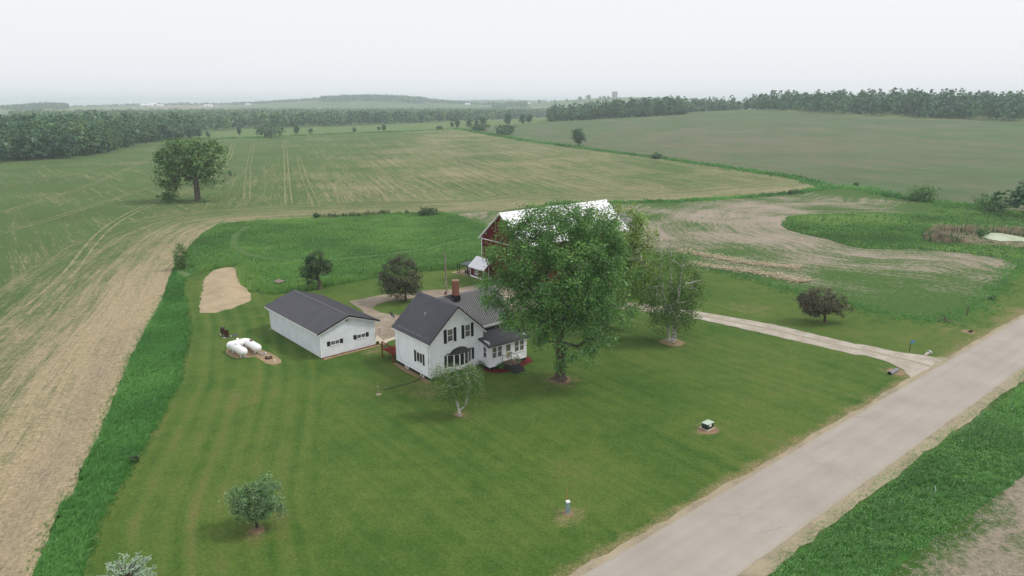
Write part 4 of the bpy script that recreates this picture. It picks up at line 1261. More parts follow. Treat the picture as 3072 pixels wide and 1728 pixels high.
# rear wing
wf = MB().box(W + .01, WX1, WB0, WB0 + .15, .38, WE).build('wing_wall', M['white'], house)
WFc = Face((0, WB0, 0), (1, 0, 0), (0, -1, 0))
clapboards(wf, WFc, W + .02, WX1, 3.4, WE - .25, .25)
gp = lambda x: [(x, WB0 + .15, .38), (x, WB1, .38), (x, WB1, WE), (x, WM, WR - .06), (x, WB0 + .15, WE)]
MB().prism(gp(WX1 - .15), (.15, 0, 0)).build('wing_wall', M['white'], house)
MB().box(W + .01, WX1 - .15, WB1 - .15, WB1, .38, WE).build('wing_wall', M['white'], house)
wsl = (WR - WE) / (WM - WB0); wez = WE - wsl * .35 + .10
wroof = ribbed_slope('wing_roof', house, (W - 3.6, WB0 - .35, wez), (WX1 + .35, WB0 - .35, wez), (WX1 + .35, WM, WR + .10), (W - 3.6, WM, WR + .10), M['roof_dark'], .27, .055, .06)
ribbed_slope('wing_roof', house, (WX1 + .35, WB1 + .35, wez), (W - 3.6, WB1 + .35, wez), (W - 3.6, WM, WR + .10), (WX1 + .35, WM, WR + .10), M['roof_dark'], .27, .055, .06)
MB().prism([(W - 3.55, WM - .2, WR - .04), (W - 3.55, WM, WR + .17), (W - 3.55, WM + .2, WR - .04)], (WX1 + .35 - W + 3.6, 0, 0)).build('ridge_cap', M['roof_dark'], wroof)
bar('fascia', house, (W + OV + .1, WB0 - .33, wez - .02), (WX1 + .35, WB0 - .33, wez - .02), .04, .17, M['white_trim'])
bar('rake_board', house, (WX1 + .36, WB0 - .35, wez - .0), (WX1 + .36, WM, WR + .08), .05, .2, M['roof_trim'])
# chimney
ch = MB().box(6.02, 6.64, 3.55, 4.17, 7.5, 9.86).build('chimney', M['brick'], house)
cc = MB()
for b_ in ((5.99, 6.67, 3.52, 3.63), (5.99, 6.67, 4.09, 4.20), (5.99, 6.10, 3.63, 4.09), (6.56, 6.67, 3.63, 4.09)): cc.box(*b_, 9.80, 9.92)
cc.build('chimney_cap', M['timber'], ch)
MB().box(6.12, 6.54, 3.65, 4.07, 9.855, 9.87).build('flue', M['black'], ch)
MB().box(5.96, 6.70, 3.40, 4.24, 7.40, 8.08).build('flashing', M['roof_trim'], ch)
# porch
pwl = MB().box(PX0, PX0 + .12, PB + .12, 0, .40, 3.45).build('porch_wall', M['white'], house)
pwf = MB().box(PX0, PX1, PB, PB + .12, .40, PE).build('porch_wall', M['white'], house)
MB().box(PX1 - .12, PX1, PB + .12, WB0, .40, 3.3).build('porch_wall', M['white'], house)
WINS = [(7.26, 8.08, 1.38, 2.90), (8.04, 8.86, 1.38, 2.90), (9.30, 10.20, .52, 2.76), (10.62, 11.42, 1.38, 2.90), (11.40, 12.20, 1.38, 2.90)]
clapboards(pwf, PF, PX0, PX1, .40, PE - .02, .25, [(7.26, 8.86, 1.35, 2.90), (9.28, 10.22, .40, 2.80), (10.62, 12.20, 1.35, 2.90)])
clapboards(pwl, PLf, PB, -.03, .40, 2.95, .25, [(-1.32, -.55, 1.35, 2.85)])
MB().box(PX0 - .034, PX0 + .08, PB - .034, PB, .38, PE).build('corner_board', M['white_trim'], house)
MB().box(PX1 - .08, PX1 + .034, PB - .034, PB, .38, PE).build('corner_board', M['white_trim'], house)
for a_, b_ in ((7.28, 8.06), (8.07, 8.85), (10.63, 11.41), (11.42, 12.20)):
    window(house, PF, a_, b_, 1.40, 2.88, 1, 2, m_top=M['blind'], m_low=M['screen'])
window(house, PLf, -1.30, -.57, 1.38, 2.82, 1, 2, m_top=M['screen'], m_low=M['glass'])
dm = MB(); PF.slab(dm, 9.30, 9.42, .45, 2.78, 0, .05); PF.slab(dm, 10.08, 10.20, .45, 2.78, 0, .05); PF.slab(dm, 9.42, 10.08, 2.66, 2.78, 0, .047); PF.slab(dm, 9.42, 10.08, .45, 1.02, 0, .040); PF.slab(dm, 9.42, 10.08, 1.70, 1.80, 0, .044)
door = dm.build('storm_door', M['white_trim'], house)
for z0, z1, mm in ((1.02, 1.70, M['curtain']), (1.80, 2.66, M['blind'])):
    pm = MB(); PF.slab(pm, 9.42, 10.08, z0, z1, .006, .014); pm.build('pane', mm, door)
hm = MB(); PF.slab(hm, 10.10, 10.14, 1.46, 1.62, .05, .09); hm.build('handle', M['black'], door)
PRX0, PRX1, PRB = PX0 - .34, PX1 + .36, PB - .30
psl = (PT - PE) / (WB0 - PRB)
prf = ribbed_slope('porch_roof', house, (PRX0, PRB, PE + .06), (PRX1, PRB, PE + .06), (PRX1, WB0 - .01, PT + .06), (PRX0, WB0 - .01, PT + .06), M['roof_dark'], .26, .05, .06, .07)
bar('porch_fascia', house, (PRX0, PRB - .02, PE + .08), (PRX1, PRB - .02, PE + .08), .04, .11, M['roof_trim'])
bar('porch_fascia', house, (PRX0 - .02, PRB, PE + .08), (PRX0 - .02, -.02, PE + .08 + psl * 2.08), .04, .11, M['roof_trim'])
bar('porch_trim', house, (PRX0 + .05, PRB + .05, PE - .03), (PRX1 - .05, PRB + .05, PE - .03), .05, .10, M['white_trim'])
bar('porch_trim', house, (PRX0 + .04, PRB + .1, PE - .03), (PRX0 + .04, -.05, PE - .03 + psl * 2.0), .05, .12, M['white_trim'])
MB().box(W + .02, WX1, WB0 - .06, WB0 - .035, PT + .05, PT + .42).build('wall_flashing', M['roof_trim'], house)

def hpt(x, y, z=0.0):
    c, s = math.cos(HA), math.sin(HA)
    return (hp0[0] + c * x - s * y, hp0[1] + s * x + c * y, .035 + z)
# front steps
st = empty('front_steps', hpt(9.45, PB - .01), HA)
tag(st, 'dark painted front steps with iron handrails at the porch door', 'steps')
MB().box(-.72, .82, -1.62, 0, -.1, .66).build('plinth', M['step'], st)
MB().box(-.74, .84, -1.64, -.005, .665, .73).build('landing', M['landing'], st)
for k in range(3):
    MB().box(-.70, .80, -1.62 - .30 * (k + 1), -1.625 - .30 * k, -.1, .55 - .18 * k).build('step', M['step'], st)
for x in (-.62, .72):
    hr = MB(); hr.tube([(x, -.08, .7), (x, -.08, 1.62), (x, -1.15, 1.58), (x, -1.75, 1.25), (x, -2.35, .80), (x, -2.35, .05)], .028, 6)
    hr.tube([(x, -1.15, .7), (x, -1.15, 1.58)], .022, 6)
    hr.build('handrail', M['black'], st)
# mulch bed, edging and plants at the porch
def hpoly(pts): return [np.array(hpt(*p)[:2]) for p in pts]
sheet('mulch_bed', hpoly([(6.3, -1.2), (6.9, -2.6), (7.6, -3.2), (8.7, -3.5), (10.3, -3.4), (11.6, -3.0), (13.0, -2.6), (13.5, -1.2), (13.1, 0), (12.4, 0), (12.4, -1.7), (7.1, -1.7), (7.1, -.1), (1.5, -.1), (1.5, -.9), (3.2, -1.3), (5.2, -1.1)]), M['mulch'], .06, .12, .3)
sheet('bare_dirt_strip', hpoly([(-.05, -.3), (-.05, 7.4), (-.5, 7.5), (-.7, 5), (-.6, 2), (-.5, -.4)]), M['dirt'], .055, .12, .3)
def shrub(name, loc, label, h, r, m, seed, n=240, cat='shrub', size=.07, group=None, squash=.8):
    R = np.random.RandomState(seed)
    q = R.normal(size=(n // 8, 3)); q /= np.linalg.norm(q, axis=1)[:, None]; q *= R.rand(n // 8)[:, None] ** .45
    cl = q * np.array([r, r, h / 2]) + np.array([0, 0, h / 2 * 1.02])
    cl[:, 2] = np.maximum(cl[:, 2], .08)
    root = empty(name, (loc[0], loc[1], tz(loc[0], loc[1]) + .03))
    tag(root, label, cat, group)
    mb = MB()
    for k in range(5):
        e = cl[R.randint(len(cl))]
        mb.tube([(0, 0, -.05), (e[0] * .4, e[1] * .4, e[2] * .5), tuple(e)], max(.012, r * .025), 4, .006)
    mb.build('stem', M['bark_dark'], root)
    V, F, tn = leaves(seed + 1, cl, 8, r * .22, size, (0, 0, h * .3), flat=squash)
    V[:, 2] = np.maximum(V[:, 2], .01)
    link('foliage', np_mesh('foliage', V, F, {'tint': tn}), m, root)
    return root
shrub('porch_plant', hpt(8.35, -2.15), 'small light green plant left of the front steps', .8, .42, M['bush'], 61, 400)
shrub('porch_plant', hpt(10.75, -2.15), 'small green plant right of the front steps', .9, .5, M['bush'], 63, 400)
shrub('corner_shrub', hpt(6.55, -.75), 'half bare dark shrub in the corner between house and porch', 1.1, .6, M['dark'], 65, 260)
shrub('foundation_shrub', hpt(3.7, -.75), 'low dark shrub under the bow window', .9, .6, M['dark'], 67, 300)
shrub('foundation_shrub', hpt(5.2, -.95), 'spreading bronze shrub beside the bow window', .8, .7, M['redgreen'], 69, 300)
# dish
dn = empty('satellite_dish', hpt(.15, D + .05, ez + .38), HA)
tag(dn, 'black satellite dish on the rear left corner of the farmhouse roof', 'satellite dish')
MB().tube([(0, 0, -.06), (-.18, .12, .75), (-.30, .25, 1.0)], .03, 6).build('mast', M['grey_metal'], dn)
MB().lathe([(.0, .0), (.2, .02), (.36, .08), (.40, .13), (.40, .115), (.36, .06), (.2, .0), (0, -.02)], 20, (.5, -.35, .55), (-.36, .30, 1.04)).build('dish', M['black'], dn)
MB().tube([(-.30, .25, 1.0), (.0, -.05, 1.25)], .014, 5).build('feed_arm', M['grey_metal'], dn)
# red deck behind the house
dk = empty('wooden_deck', hpt(-.35, D + .25), HA)
tag(dk, 'red stained deck corner behind the farmhouse', 'deck')
for x, y in ((0, 0), (0, 2.6), (2.4, 0), (2.4, 2.6)):
    MB().box(x - .06, x + .06, y - .06, y + .06, -.05, 2.02).build('post', M['deck_red'], dk)
for k in range(13):
    MB().box(.02, 2.4, .05 + k * .2, .05 + k * .2 + .17, .98, 1.03).build('plank', M['deck_red'], dk)
for a_, b_ in (((0, 0), (0, 2.6)), ((0, 0), (2.4, 0))):
    for z in (1.98, 1.12):
        bar('rail', dk, (*a_, z), (*b_, z), .08, .07, M['deck_red'])
    for k in range(1, 10):
        x, y = a_[0] + (b_[0] - a_[0]) * k / 10, a_[1] + (b_[1] - a_[1]) * k / 10
        MB().box(x - .02, x + .02, y - .02, y + .02, 1.1, 1.93).build('baluster', M['deck_red'], dk)

# ------------------------------------------------------------------ long shed
GA = math.radians(41.5)
gp0 = at(965, 1077)
gar = empty('garage', (gp0[0], gp0[1], .035), GA)
tag(gar, 'long white metal shed with low dark roof and two small gable windows', 'shed')
GW, GL, GE, GR = 7.5, 14.9, 3.45, 4.78
def gpt(x, y, z=0.0):
    c, s = math.cos(GA), math.sin(GA)
    return (gp0[0] + c * x - s * y, gp0[1] + s * x + c * y, .035 + z)
MB().box(.03, GW - .03, .03, GL - .03, -.1, .10).build('foundation', M['timber'], gar)
gpent = lambda y: [(0, y, .08), (GW, y, .08), (GW, y, GE), (GW / 2, y, GR - .04), (0, y, GE)]
gfw = MB().prism(gpent(0), (0, .12, 0)).build('gable_wall', M['garage_white'], gar)
MB().prism(gpent(GL - .12), (0, .12, 0)).build('gable_wall', M['garage_white'], gar)
GFf = Face((0, 0, 0), (1, 0, 0), (0, -1, 0))
gholes = [(.82, 3.00, 1.36, 1.98), (4.42, 6.57, 1.38, 2.0)]
nb = 25
for k in range(nb):
    u0, u1 = GW * k / nb + .012, GW * (k + 1) / nb - .012
    topz = lambda u: GE + (GR - GE) * (1 - abs(u - GW / 2) / (GW / 2)) - .05
    spans = [(.10, None)]
    for hu0, hu1, hz0, hz1 in gholes:
        if hu0 < u1 and hu1 > u0: spans = [(.10, hz0), (hz1, None)]
    for z0, z1 in spans:
        mbp = MB()
        za, zb = (z1, z1) if z1 else (topz(u0), topz(u1))
        mbp.prism([GFf.p(u0, z0, .002), GFf.p(u1, z0, .002), GFf.p(u1, zb, .002), GFf.p(u0, za, .002)], (0, -.022, 0))
        mbp.build('siding_board', M['garage_white'], gfw)
def ribs_wall(nm, x0, y0, y1, nx_):
    mbw = MB(); mbw.box(x0, x0 + .12, y0, y1, .08, GE)
    for k in range(int((y1 - y0) / .3)):
        y = y0 + .15 + k * .3
        xx = x0 - .018 if nx_ < 0 else x0 + .12
        mbw.box(xx, xx + .018, y - .03, y + .03, .1, GE - .03)
    return mbw.build(nm, M['garage_white'], gar)
ribs_wall('wall', 0, .12, GL - .12, -1); ribs_wall('wall', GW - .12, .12, GL - .12, 1)
MB().box(-.03, .07, -.03, .0, .08, GE - .05).build('corner_trim', M['white_trim'], gar)
MB().box(-.03, .0, .0, .10, .08, GE - .05).build('corner_trim', M['white_trim'], gar)
MB().box(GW - .07, GW + .03, -.03, .0, .08, GE - .05).build('corner_trim', M['white_trim'], gar)
for u0, z0 in ((.84, 1.40), (4.44, 1.42)):
    shutter(gar, GFf, u0, u0 + .42, z0 - .02, z0 + .55); shutter(gar, GFf, u0 + 1.70, u0 + 2.12, z0 - .02, z0 + .55)
    window(gar, GFf, u0 + .44, u0 + 1.68, z0 - .02, z0 + .55, 2, 1, trim=.05, m_low=M['screen'])
gsl = (GR - GE) / (GW / 2); gez = GE - gsl * .55 + .09; grz = GR + .09; gof = .45
gr_ = ribbed_slope('roof', gar, (-.55, GL + gof, gez), (-.55, -gof, gez), (GW / 2, -gof, grz), (GW / 2, GL + gof, grz), M['roof_dark'], .30, .03)
ribbed_slope('roof', gar, (GW + .55, -gof, gez), (GW + .55, GL + gof, gez), (GW / 2, GL + gof, grz), (GW / 2, -gof, grz), M['roof_dark'], .30, .03)
MB().prism([(GW / 2 - .2, -gof - .01, grz - .035), (GW / 2, -gof - .01, grz + .05), (GW / 2 + .2, -gof - .01, grz - .035)], (0, GL + 2 * gof + .02, 0)).build('ridge_cap', M['roof_dark'], gr_)
for s, xe in ((1, -.55), (-1, GW + .55)):
    bar('rake_trim', gar, (xe, -gof - .02, gez + .03), (GW / 2, -gof - .02, grz + .03), .05, .20, M['roof_trim'])
    bar('rake_board', gar, (xe + s * .04, -gof + .03, gez - .12), (GW / 2, -gof + .03, grz - .14), .05, .16, M['white_trim'])
    bar('fascia', gar, (xe + s * .02, -gof + .05, gez - .03), (xe + s * .02, GL + gof - .05, gez - .03), .04, .15, M['white_trim'])
gs = MB(); gs.box(-.50, -.03, -gof + .06, GL + gof - .06, gez - .18, gez - .16); gs.box(GW + .03, GW + .50, -gof + .06, GL + gof - .06, gez - .18, gez - .16); gs.build('soffit', M['white_trim'], gar)
gv = MB(); GFf.slab(gv, 3.45, 3.85, 3.98, 4.42, .02, .06); gv.build('gable_vent', M['timber'], gar)
MB().tube([(-.45, GL + .1, gez - .2), (-.12, GL - .1, gez - .6), (-.08, GL - .1, .35), (-.30, GL - .1, .08)], .05, 6).build('downspout', M['white_trim'], gar)
sheet('mulch_bed', [np.array(gpt(*q)[:2]) for q in ((-.05, -.05), (GW + .1, -.05), (GW + .1, -.42), (-.05, -.42))], M['mulch'], .07, .05, .3)
ed = empty('timber_edging', gpt(0, -.5), GA); tag(ed, 'tan landscape timbers edging the red mulch at the shed gable', 'edging')
for k in range(3):
    MB().box(k * 2.6, k * 2.6 + 2.57, -.09, .09, -.06, .10).build('timber', M['timber'], ed)
wc = empty('wind_chime', gpt(GW + .5, -.35, gez - .2), GA); tag(wc, 'small wind chime hanging from the right eave corner of the long shed', 'wind chime')
wm = MB(); wm.tube([(0, 0, .02), (0, 0, -.85)], .006, 4); wm.build('cord', M['grey_metal'], wc)
wm = MB()
wm.lathe([(.12, -.85), (.12, -.89)], 12)
wm.build('plate', M['grey_metal'], wc)
for k in range(5):
    q = k * 2 * math.pi / 5; MB().tube([(.09 * math.cos(q), .09 * math.sin(q), -.89), (.09 * math.cos(q), .09 * math.sin(q), -1.38)], .018, 6).build('chime_tube', M['grey_metal'], wc)
MB().lathe([(.02, -1.62), (.09, -1.55), (.02, -1.48)], 10).build('clapper', M['black'], wc)
MB().tube([(0, 0, -.89), (0, 0, -1.5)], .006, 4).build('clapper_cord', M['grey_metal'], wc)
ob = empty('flower_pot', gpt(GW + .25, -.15), GA); tag(ob, 'small dark pot at the right front corner of the long shed', 'pot')
MB().lathe([(.10, 0), (.17, .30), (.19, .42), (.15, .42), (.14, .36)], 12).build('pot', M['rust'], ob)

# ------------------------------------------------------------------ barn, annex, coop
bp0 = at(1446, 828)
barn = empty('barn', (bp0[0], bp0[1], .03), HA)
tag(barn, 'tall red barn with white metal roof behind the big maple', 'barn')
BW, BL, BE, BR = 11.3, 25.6, 7.25, 12.0
bg = lambda x: [(x, 0, 0), (x, -BW, 0), (x, -BW, BE), (x, -BW / 2, BR), (x, 0, BE)]
BG = Face((0, 0, 0), (0, -1, 0), (-1, 0, 0)); BFf = Face((0, -BW, 0), (1, 0, 0), (0, -1, 0))
bgw = MB().prism(bg(0), (.2, 0, 0)).build('gable_wall', M['red'], barn)
MB().prism(bg(BL - .2), (.2, 0, 0)).build('gable_wall', M['red'], barn)
bsw = MB().box(.2, BL - .2, -BW, -BW + .2, 0, BE).build('wall', M['red'], barn)
MB().box(.2, BL - .2, -.2, 0, 0, BE).build('wall', M['red'], barn)
nb = 38
bm = MB()
for k in range(nb):
    u = BW * (k + .5) / nb
    zt = BE + (BR - BE) * (1 - abs(u - BW / 2) / (BW / 2)) - .1
    BG.slab(bm, u - .022, u + .022, .05, zt, .001, .018)
bb = bm.build('battens', M['red'], bgw); tag(bb, kind='stuff')
bm = MB()
for k in range(80):
    u = BL * (k + .5) / 80; BFf.slab(bm, u - .022, u + .022, .05, BE - .05, .001, .018)
bb = bm.build('battens', M['red'], bsw); tag(bb, kind='stuff')
for F_, u0, u1, z0, z1 in ((BG, -.02, .16, 0, BE), (BG, BW - .16, BW + .02, 0, BE), (BFf, -.02, .16, 0, BE), (BFf, BL - .16, BL, 0, BE), (BG, .16, BW - .16, BE - .42, BE - .26)):
    tm = MB(); F_.slab(tm, u0, u1, z0, z1, .02, .045); tm.build('trim_board', M['white_trim'], barn)
for u in (3.2, 8.2, 13.2, 19.0):
    window(barn, BFf, u, u + 1.0, 1.2, 2.5, 2, 2)
dm = MB(); BFf.slab(dm, 15.2, 18.2, .05, 3.6, .02, .08); bd_ = dm.build('sliding_door', M['red'], barn)
for a_, b_, z0, z1 in ((15.2, 18.2, 3.5, 3.62), (15.2, 18.2, .05, .17), (15.2, 15.32, .17, 3.5), (18.08, 18.2, .17, 3.5)):
    tm = MB(); BFf.slab(tm, a_, b_, z0, z1, .081, .10); tm.build('trim_board', M['white_trim'], bd_)
bsl = (BR - BE) / (BW / 2); bez = BE - bsl * .4 + .12; brz = BR + .12
broof = ribbed_slope('roof', barn, (-.4, .4, bez), (BL + .4, .4, bez), (BL + .4, -BW / 2, brz), (-.4, -BW / 2, brz), M['barn_roof'], .46, .03, .05, .12)
ribbed_slope('roof', barn, (BL + .4, -BW - .4, bez), (-.4, -BW - .4, bez), (-.4, -BW / 2, brz), (BL + .4, -BW / 2, brz), M['barn_roof'], .46, .03, .05, .12)
MB().prism([(-.42, -BW / 2 - .22, brz - .12), (-.42, -BW / 2, brz + .06), (-.42, -BW / 2 + .22, brz - .12)], (BL + .84, 0, 0)).build('ridge_cap', M['barn_roof'], broof)
for yy in (.4, -BW - .4):
    bar('rake_trim', barn, (-.43, yy, bez + .02), (-.43, -BW / 2, brz + .02), .05, .24, M['white_trim'])
    bar('rake_trim', barn, (BL + .43, yy, bez + .02), (BL + .43, -BW / 2, brz + .02), .05, .24, M['white_trim'])
def bpt(x, y, z=0.0):
    c, s = math.cos(HA), math.sin(HA)
    return (bp0[0] + c * x - s * y, bp0[1] + s * x + c * y, .03 + z)
# grey annex standing beyond the right end of the barn
an = empty('annex_building', bpt(BL + 1.2, -BW + 1.5), HA)
tag(an, 'grey sheet metal building with white corner trim behind the right end of the barn', 'building')
AW, AD, AE, AR = 5.6, 7.0, 6.6, 9.2
ap = lambda y: [(0, y, 0), (AW, y, 0), (AW, y, AE), (AW / 2, y, AR), (0, y, AE)]
MB().prism(ap(0), (0, .2, 0)).build('gable_wall', M['grey_wall'], an); MB().prism(ap(AD - .2), (0, .2, 0)).build('gable_wall', M['grey_wall'], an)
MB().box(0, .2, .2, AD - .2, 0, AE).build('wall', M['grey_wall'], an); MB().box(AW - .2, AW, .2, AD - .2, 0, AE).build('wall', M['grey_wall'], an)
ribbed_slope('roof', an, (-.3, AD + .3, AE - .2), (-.3, -.3, AE - .2), (AW / 2, -.3, AR + .1), (AW / 2, AD + .3, AR + .1), M['grey_wall'], .4)
ribbed_slope('roof', an, (AW + .3, -.3, AE - .2), (AW + .3, AD + .3, AE - .2), (AW / 2, AD + .3, AR + .1), (AW / 2, -.3, AR + .1), M['grey_wall'], .4)
MB().box(AW - .35, AW + .03, -.05, .0, 0, AE).build('corner_trim', M['white_trim'], an)
for xe in (-.3, AW + .3): bar('rake_trim', an, (xe, -.33, AE - .18), (AW / 2, -.33, AR + .12), .05, .25, M['white_trim'])
# coop
cp0 = at(1411, 829)
cp = empty('coop', (cp0[0], cp0[1], .03), HA)
tag(cp, 'little red outbuilding with white roof and one white window beside the barn', 'coop')
CW, CD, CE, CR = 4.0, 3.4, 2.05, 3.35
CF = Face((0, 0, 0), (0, -1, 0), (-1, 0, 0)); CS = Face((0, -CW, 0), (1, 0, 0), (0, -1, 0))
cg = lambda y: [(.0, y, .3), (CD, y, .3), (CD, y, CE), (CD / 2, y, CR), (0, y, CE)]
MB().box(-.02, CD + .02, -CW - .02, .02, -.05, .30).build('foundation', M['white_trim'], cp)
cw = MB().box(0, .12, -CW + .12, -.12, .3, CE).build('window_wall', M['red'], cp)
MB().prism(cg(-CW), (0, .12, 0)).build('gable_wall', M['red'], cp); MB().prism(cg(-.12), (0, .12, 0)).build('gable_wall', M['red'], cp)
MB().box(CD - .12, CD, -CW + .12, -.12, .3, CE).build('gable_wall', M['red'], cp)
window(cp, CF, 1.45, 2.35, .72, 1.95, 2, 2, trim=.12)
for F_, u0, u1 in ((CF, -.02, .12), (CF, CW - .12, CW + .02), (CS, -.02, .12), (CS, 1.0, 1.12), (CS, 2.2, 2.32), (CS, CD - .12, CD)):
    tm = MB(); F_.slab(tm, u0, u1, .3, CE - .05 if F_ is CF else CE + .1, .003, .035); tm.build('trim_board', M['white_trim'], cp)
cez = CE - .25
cro = ribbed_slope('roof', cp, (-.35, .3, cez), (-.35, -CW - .3, cez), (CD / 2, -CW - .3, CR + .12), (CD / 2, .3, CR + .12), M['barn_roof'], .4, .02)
ribbed_slope('roof', cp, (CD + .35, -CW - .3, cez), (CD + .35, .3, cez), (CD / 2, .3, CR + .12), (CD / 2, -CW - .3, CR + .12), M['barn_roof'], .4, .02)
# ------------------------------------------------------------------ trees near the house
def zat(px, py, Y):
    d = ray(px, py); return CAM_H + d[2] * Y / d[1], d[0] * Y / d[1]

class Spot:
    """turns crown sizes measured on the photograph into metres at the tree's own distance"""
    def __init__(s, px, py):
        s.b = at(px, py); s.z0 = tz(*s.b)
        s.m = s.b[1] / ray(px, py)[1] / FOC
    def pt(s, px, py, dy=0.0):
        z, x = zat(px, py, s.b[1] + dy)
        return (x - s.b[0], dy, z - s.z0)
    def lobe(s, cx, cy, rx, ry, dy=0.0, w=1.0, deep=1.0):
        x, y, z = s.pt(cx, cy, dy)
        return (x, y, z, rx * s.m, (rx + ry) / 2 * s.m * deep, ry * s.m * 1.02, w)

S = Spot(1680, 1140)
mp = [S.lobe(1690, 780, 170, 140), S.lobe(1655, 695, 112, 78), S.lobe(1610, 665, 66, 46), S.lobe(1710, 645, 80, 42), S.lobe(1770, 690, 100, 78, .5), S.lobe(1835, 715, 62, 62, .5), S.lobe(1850, 800, 62, 80, 0), S.lobe(1480, 920, 36, 36, -1), S.lobe(1560, 750, 92, 100, -.5), S.lobe(1515, 860, 72, 75, -.8), S.lobe(1575, 930, 75, 62, -1.5),
      S.lobe(1790, 860, 100, 110), S.lobe(1800, 955, 85, 70, -1), S.lobe(1730, 1005, 62, 62, -2.0, .8), S.lobe(1630, 950, 70, 75, 1.5, .8), S.lobe(1690, 880, 120, 100), S.lobe(1855, 935, 50, 34, -.5, .9), S.lobe(1905, 930, 30, 16, 0, 1.0), S.lobe(1755, 1050, 40, 34, -2.5, .9), S.lobe(1470, 850, 34, 30, -1, 1.0), S.lobe(1500, 690, 16, 18, 0, 1.5), S.lobe(1610, 1010, 34, 30, 1, .5)]
S0t = (0, 0, -.1)
mst = [[S0t, (.05, 0, 1.5), S.pt(1678, 1010)], [S.pt(1678, 1015), S.pt(1655, 940), S.pt(1640, 840, -.5), S.pt(1650, 730)], [S.pt(1680, 1015), S.pt(1700, 930, .4), S.pt(1725, 820), S.pt(1735, 720)], [S.pt(1690, 960), S.pt(1740, 900, -.8), S.pt(1790, 830)], [S.pt(1660, 960), S.pt(1610, 900, -.8), S.pt(1570, 830)]]
maple = tree('maple_tree', S.b, 'largest leafy maple with ridged grey trunk in front of the barn', 'tree', 101, mp, 760, 104, .47, .112, mst, .52, M['maple'], M['bark'], shell=2.6, seg=.7, droop=.5, flute=.06, leafkw=dict(hang=.18, up=.4))
# buttress roots, bark flare and low sprigs on the trunk
for k in range(9):
    q = k * .7 + .2; r0, r1 = .52, 1.0 + .35 * math.sin(k * 2.1)
    mb = MB(); mb.tube([(r0 * .8 * math.cos(q), r0 * .8 * math.sin(q), .95), (r0 * 1.1 * math.cos(q), r0 * 1.1 * math.sin(q), .35), (r1 * math.cos(q + .1), r1 * math.sin(q + .1), -.03)], .17, 6, .06)
    mb.build('root', M['bark'], maple, smooth=True)
R_ = np.random.RandomState(77)
spr = np.array([(.66 * math.cos(a), .66 * math.sin(a), z) for a, z in zip(R_.uniform(-2.9, .4, 26), R_.uniform(1.2, 4.4, 26))])
Vx, Fx, tx = leaves(78, spr, 14, .22, .15, (0, 0, 3))
link('sprigs', np_mesh('sprigs', Vx, Fx, {'tint': np.clip(tx + .2, 0, 1)}), M['maple'], maple)['kind'] = 'stuff'
dead_branches(maple, 5, [[(.45, -.4, 3.6), (.9, -.8, 4.4), (1.25, -1.1, 5.2)], [(.4, -.5, 3.4), (.7, -1.0, 4.3), (.9, -1.2, 4.9)]], M['bark_dead'], .05)

S = Spot(1815, 985)
t2 = [S.lobe(1860, 680, 88, 68, 0), S.lobe(1910, 715, 60, 72, 0), S.lobe(1922, 800, 56, 74), S.lobe(1945, 850, 36, 50, 0, .8), S.lobe(1800, 760, 80, 80), S.lobe(1850, 840, 85, 80), S.lobe(1895, 880, 55, 50, -1, .6), S.lobe(1940, 770, 28, 40, 0, .8)]
tree('linden_tree', S.b, 'tall loose pale leaved tree with dark trunk behind the maple', 'tree', 111, t2, 330, 84, .50, .12, [[S0t, (0, 0, 2), S.pt(1818, 900)], [S.pt(1818, 900), S.pt(1840, 800), S.pt(1865, 680)], [S.pt(1820, 890), S.pt(1870, 800), S.pt(1915, 720)], [S.pt(1818, 890), S.pt(1795, 800), S.pt(1800, 720)]],
     .48, M['willowy'], M['bark_dark'], shell=1.5, droop=.4, leafkw=dict(hang=.3))
S = Spot(2015, 1025)
bl = [S.lobe(1985, 890, 52, 62), S.lobe(2050, 850, 55, 62, .5), S.lobe(2085, 830, 40, 48, .5, .7), S.lobe(2035, 925, 50, 45), S.lobe(1975, 968, 26, 34, -.5, 1.3), S.lobe(2065, 955, 32, 46, -.4, .9), S.lobe(2095, 890, 36, 40, 0, .6), S.lobe(2030, 775, 55, 45, 0, .7), S.lobe(1970, 760, 35, 40, 0, .5), S.lobe(1955, 860, 28, 45, 0, .7), S.lobe(2110, 860, 30, 36, 0, .4), S.lobe(1985, 800, 30, 50, 0, .3)]
bst = [[(-.2, 0, -.1), S.pt(2000, 950), S.pt(1990, 880), S.pt(1983, 800), S.pt(1986, 745)], [(.15, -.1, -.1), S.pt(2020, 960), S.pt(2018, 880), S.pt(2010, 800), S.pt(2014, 755)], [(.35, .1, -.1), S.pt(2028, 960), S.pt(2036, 880), S.pt(2045, 800), S.pt(2056, 755)]]
birch = tree('birch_tree', S.b, 'three stemmed white birch with bare dead tops beside the driveway', 'tree', 121, bl, 260, 60, .42, .10, bst, .30, M['birch'], M['bark_birch'], shell=1.3, droop=.9, seg=.6, tip_r=.02, leafkw=dict(hang=.8, up=.2))
